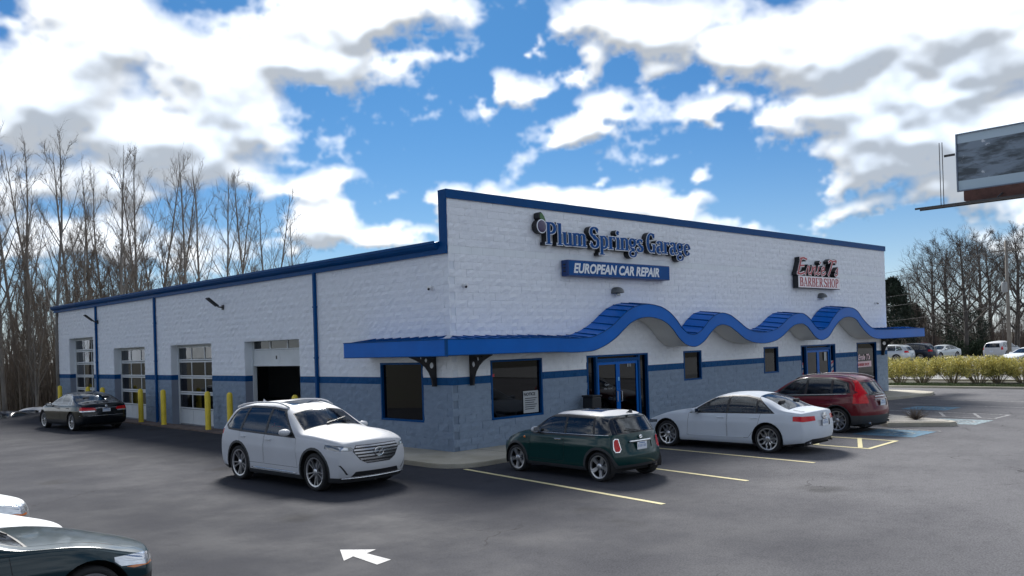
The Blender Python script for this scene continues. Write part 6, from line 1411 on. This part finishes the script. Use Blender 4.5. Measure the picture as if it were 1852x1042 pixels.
# yellow flowering hedge in the planting bed
FLW = mat('forsythia', (.66, .56, .12), .7, var=.3, vscale=3.0, var2=(.80, .72, .25)); GRN = mat('spring_leaf', (.13, .16, .045), .8, var=.4, vscale=3); STEM = mat('shrub_stem', (.20, .16, .10), .9)
hs = [(1628, 1.05, 'first yellow-flowering shrub next to the building end'), (1668, 1.05, 'yellow-flowering shrub with a dark hollow at its foot'), (1722, 1.0, 'yellow-flowering shrub standing a little apart in the bed'), (1770, 1.15, 'widest yellow-flowering shrub of the bed'), (1806, 1.0, 'yellow-flowering shrub merging into its wide neighbour'), (1852, 1.1, 'yellow-flowering shrub with open pale stems')]
for k, (px, wd, lab) in enumerate(hs):
    g = on_ground(px, 693); e = empty('flowering_shrub', (g.x, g.y, 0), 0, lab, 'shrub', 'yellow flowering shrubs in the planting bed'); R = random.Random(50+k); hgt = 1.42+R.uniform(-.06, .06); sm = MB(); tips = []
    for j in range(46):
        a = R.uniform(0, 6.28); rr = wd*sqrt(R.random())*1.05; tip = Vector((rr*cos(a), rr*sin(a), hgt*R.uniform(.72, .96))); b = Vector((tip.x*.22, tip.y*.22, 0)); mid = b.lerp(tip, .5)+Vector((tip.x*.12, tip.y*.12, -.02)); sm.tube([b, mid, tip], [.013, .010, .005], 4, caps=False); tips.append((b, mid, tip))
    sm.obj('stems', STEM, e, fix=False)
    def pl(R2, tips=tips, h=hgt):
        b, m_, t = tips[R2.randrange(len(tips))]; u = R2.uniform(.36, 1.05); p = b.lerp(m_, u*2) if u < .5 else m_.lerp(t, u*2-1); p = p+Vector((R2.gauss(0, .10), R2.gauss(0, .10), R2.gauss(0, .07))); p.z = min(p.z, h+R2.uniform(-.05, .03)); return p
    leaf_cloud(4600, pl, .105, 60+k, 1.8).obj('blossom', FLW, e, fix=False); leaf_cloud(1800, pl, .08, 70+k, 2).obj('foliage', GRN, e, fix=False)
gr = MB(); R = random.Random(9); vs = []; fs = []
for _ in range(9000):
    x, y = R.uniform(31.0, 33.6), R.uniform(-6.2, 8); h = R.uniform(.05, .16); a = R.uniform(0, 6.28); b = len(vs); vs += [(x-.012*cos(a), y-.012*sin(a), .02), (x+.012*cos(a), y+.012*sin(a), .02), (x+R.gauss(0, .04), y+R.gauss(0, .04), .02+h)]; fs.append((b, b+1, b+2))
tag(mesh('grass', vs, fs, mat('grass', (.07, .10, .03), .9, var=.4, vscale=1.5)), 'rough green grass along the front of the planting bed', kind='stuff')
# dry tufts on the island
for k, (x, y, s, lab) in enumerate(((13.0, -6.65, .42, 'dry grey-brown tuft on the gravel island, the larger one'), (12.55, -5.75, .34, 'dry tuft on the gravel island near the red crossover'))):
    R = random.Random(80+k); sm = MB()
    for j in range(150):
        a = R.uniform(0, 6.28); l = s*R.uniform(.6, 1.15); e_ = R.uniform(.25, 1.25); d = Vector((cos(a)*cos(e_), sin(a)*cos(e_), sin(e_))); sm.tube([d*.02, d*l*.6, d*l+Vector((0, 0, -.02))], [.006, .005, .002], 3, caps=False)
    o = sm.obj('dry_shrub', mat('dry_stem', (.13, .105, .085), .9, var=.3), fix=False); o.location = (x, y, .14); tag(o, lab, 'shrub', 'dry tufts on the island')

# ------------------------------------------------------------------ billboard, pole and wires
WOODP = mat('pole_wood', (.22, .20, .175), .9, var=.3, vscale=3, stretch=(1, 1, .1)); STEEL = mat('painted_steel', (.05, .048, .05), .6); RUST = mat('rusty_steel', (.10, .045, .035), .8, var=.3, vscale=2)
pb = at_depth(1826, 640, 72); up_ = empty('utility_pole', (pb.x, pb.y, 0), 0, 'weathered wooden utility pole with a grey transformer behind the hedge', 'pole')
MB().tube([(0, 0, -.3), (0, 0, 10.2)], [.17, .11], 10).obj('post', WOODP, up_, smooth=True); MB().lathe([(.20, 0), (.22, .05), (.22, .78), (.16, .86)], 14, (-.33, .12, 5.9)).obj('transformer', mat('transformer_grey', (.30, .31, .31), .5), up_, auto=40); MB().box((-.06, -1.1, 9.3), (.06, 1.1, 9.42)).obj('crossarm', WOODP, up_)
for y in (-1.0, -.3, .9): MB().lathe([(.03, 0), (.05, .04), (.03, .16)], 8, (0, y, 9.42)).obj('insulator', mat('ceramic', (.35, .33, .31), .3), up_)
def wire(a, b, sag, r, lab):
    pts = [Vector(a).lerp(Vector(b), t/16)+Vector((0, 0, -sag*4*(t/16)*(1-t/16))) for t in range(17)]; o = MB().tube(pts, r, 4).obj('overhead_wire', STEEL, smooth=True); tag(o, lab, 'cable')
far_l = at_depth(1380, 560, 96)
for k, (dz, lab) in enumerate(((9.5, 'uppermost overhead wire running from the pole behind the building'), (9.0, 'second overhead wire under the uppermost'), (7.2, 'overhead wire at transformer height'), (6.3, 'overhead wire below the transformer'), (4.9, 'lowest overhead cable crossing the dark conifer'))): wire((pb.x, pb.y, dz), (far_l.x, far_l.y, dz-1.2), .5, .018 if k < 3 else .028, lab)
for k, (dz, lab) in enumerate(((9.5, 'upper wire leaving the pole away from the building'), (6.6, 'lower cable leaving the pole away from the building'))): wire((pb.x, pb.y, dz), (pb.x+18, pb.y-42, dz+.5), .5, .02, lab)
# billboard: face turned about half towards the viewer
p0 = at_depth(1734, 345, 64); t0 = at_depth(1852, 331, 60.9); ax = Vector((t0.x-p0.x, t0.y-p0.y, 0)).normalized(); nb = Vector((ax.y, -ax.x, 0))
if nb.dot(CAM-p0) < 0: nb = -nb
BB = empty('billboard', (p0.x, p0.y, 0), atan2(ax.y, ax.x), 'large billboard with a faded grey picture between pale bands, on a catwalk', 'billboard')
zb = p0.z; BW, BH = 14.6, CAM.z+(592.3-240)/FOC*64-p0.z; sg = 1 if Vector((-sin(atan2(ax.y, ax.x)), cos(atan2(ax.y, ax.x)), 0)).dot(nb) > 0 else -1
def ad_mat(nt, b, nd, noise, ramp, mix, bump):
    tc = nd('ShaderNodeTexCoord').outputs['Object']; sp = nd('ShaderNodeSeparateXYZ'); nt.links.new(tc, sp.inputs[0]); mp = nd('ShaderNodeMapping'); mp.inputs['Scale'].default_value = (.28, 1, 1.1); nt.links.new(tc, mp.inputs[0])
    n = noise(mp.outputs[0], 1.1, 5, .6); c = mix(ramp(n, .40, .58), (.055, .07, .085), (.20, .25, .31)); c = mix(ramp(noise(tc, 1.3, 6, .65), .62, .68), c, (.55, .58, .62)); c = mix(ramp(noise(mp.outputs[0], 2.4, 3), .60, .66, 0, .7), c, (.06, .05, .055))
    def band(lo, hi):
        a = ramp(sp.outputs[2], lo-.004, lo+.004); z = ramp(sp.outputs[2], hi+.004, hi-.004); m_ = nd('ShaderNodeMath', operation='MULTIPLY'); nt.links.new(a, m_.inputs[0]); nt.links.new(z, m_.inputs[1]); return m_.outputs[0]
    c = mix(band(zb+BH*.85, zb+BH*2), c, (.42, .52, .60)); c = mix(band(zb-1, zb+BH*.17), c, (.42, .53, .61)); nt.links.new(c, b.inputs['Base Color']); b.inputs['Roughness'].default_value = .6
node_mat('ad_print', ad_mat)
MB().box((0, min(0, sg*.02), zb), (BW, max(0, sg*.02), zb+BH)).obj('panel', MATS['ad_print'], BB)
fr = MB(); f_ = .09
for a, b in (((-f_, -.12, zb-f_), (BW+f_, .12, zb)), ((-f_, -.12, zb+BH), (BW+f_, .12, zb+BH+f_)), ((-f_, -.121, zb), (0, .121, zb+BH)), ((BW, -.121, zb), (BW+f_, .121, zb+BH))): fr.box(a, b)
fr.obj('frame', mat('frame_grey', (.16, .2, .26), .5), BB)
bk = MB(); bk.box((1.0, -sg*.15-.03, zb+.3), (BW-1, -sg*.15+.03, zb+BH-.3)); bk.obj('back_sheet', STEEL, BB)
be = MB(); be.box((.45, -.35, zb-.85), (BW-.4, .35, zb-.12)); be.box((.9, -.5, zb-1.0), (BW-.8, .5, zb-.851)); be.obj('beam', RUST, BB)
cw = MB(); o1, o2 = sg*.55, sg*1.5
cw.box((-2.2, min(o1, o2), zb-1.16), (BW, max(o1, o2), zb-1.10)); cw.obj('catwalk', STEEL, BB)
for yy in (o1, o2): MB().box((-2.6, yy-.04, zb-1.22), (BW, yy+.04, zb-1.08)).obj('catwalk_rail', STEEL, BB)
for xx in (-.95, -.75): MB().tube([(xx, sg*.9, zb-1.1), (xx, sg*.9, zb+BH*.88)], .03, 6).obj('ladder_rail', STEEL, BB)
MB().box((-.75, sg*.6, zb+BH*.62), (0, sg*.6+.08, zb+BH*.66)).obj('light_arm', STEEL, BB)
for xx in (3.0, 7.3, 11.6): MB().tube([(xx, sg*.0, zb-.5), (xx, sg*1.5, zb-1.1)], .06, 6).obj('bracket', STEEL, BB)
MB().tube([(BW/2, 0, -.3), (BW/2, 0, zb-.9)], .55, 16).obj('column', RUST, BB, smooth=True)
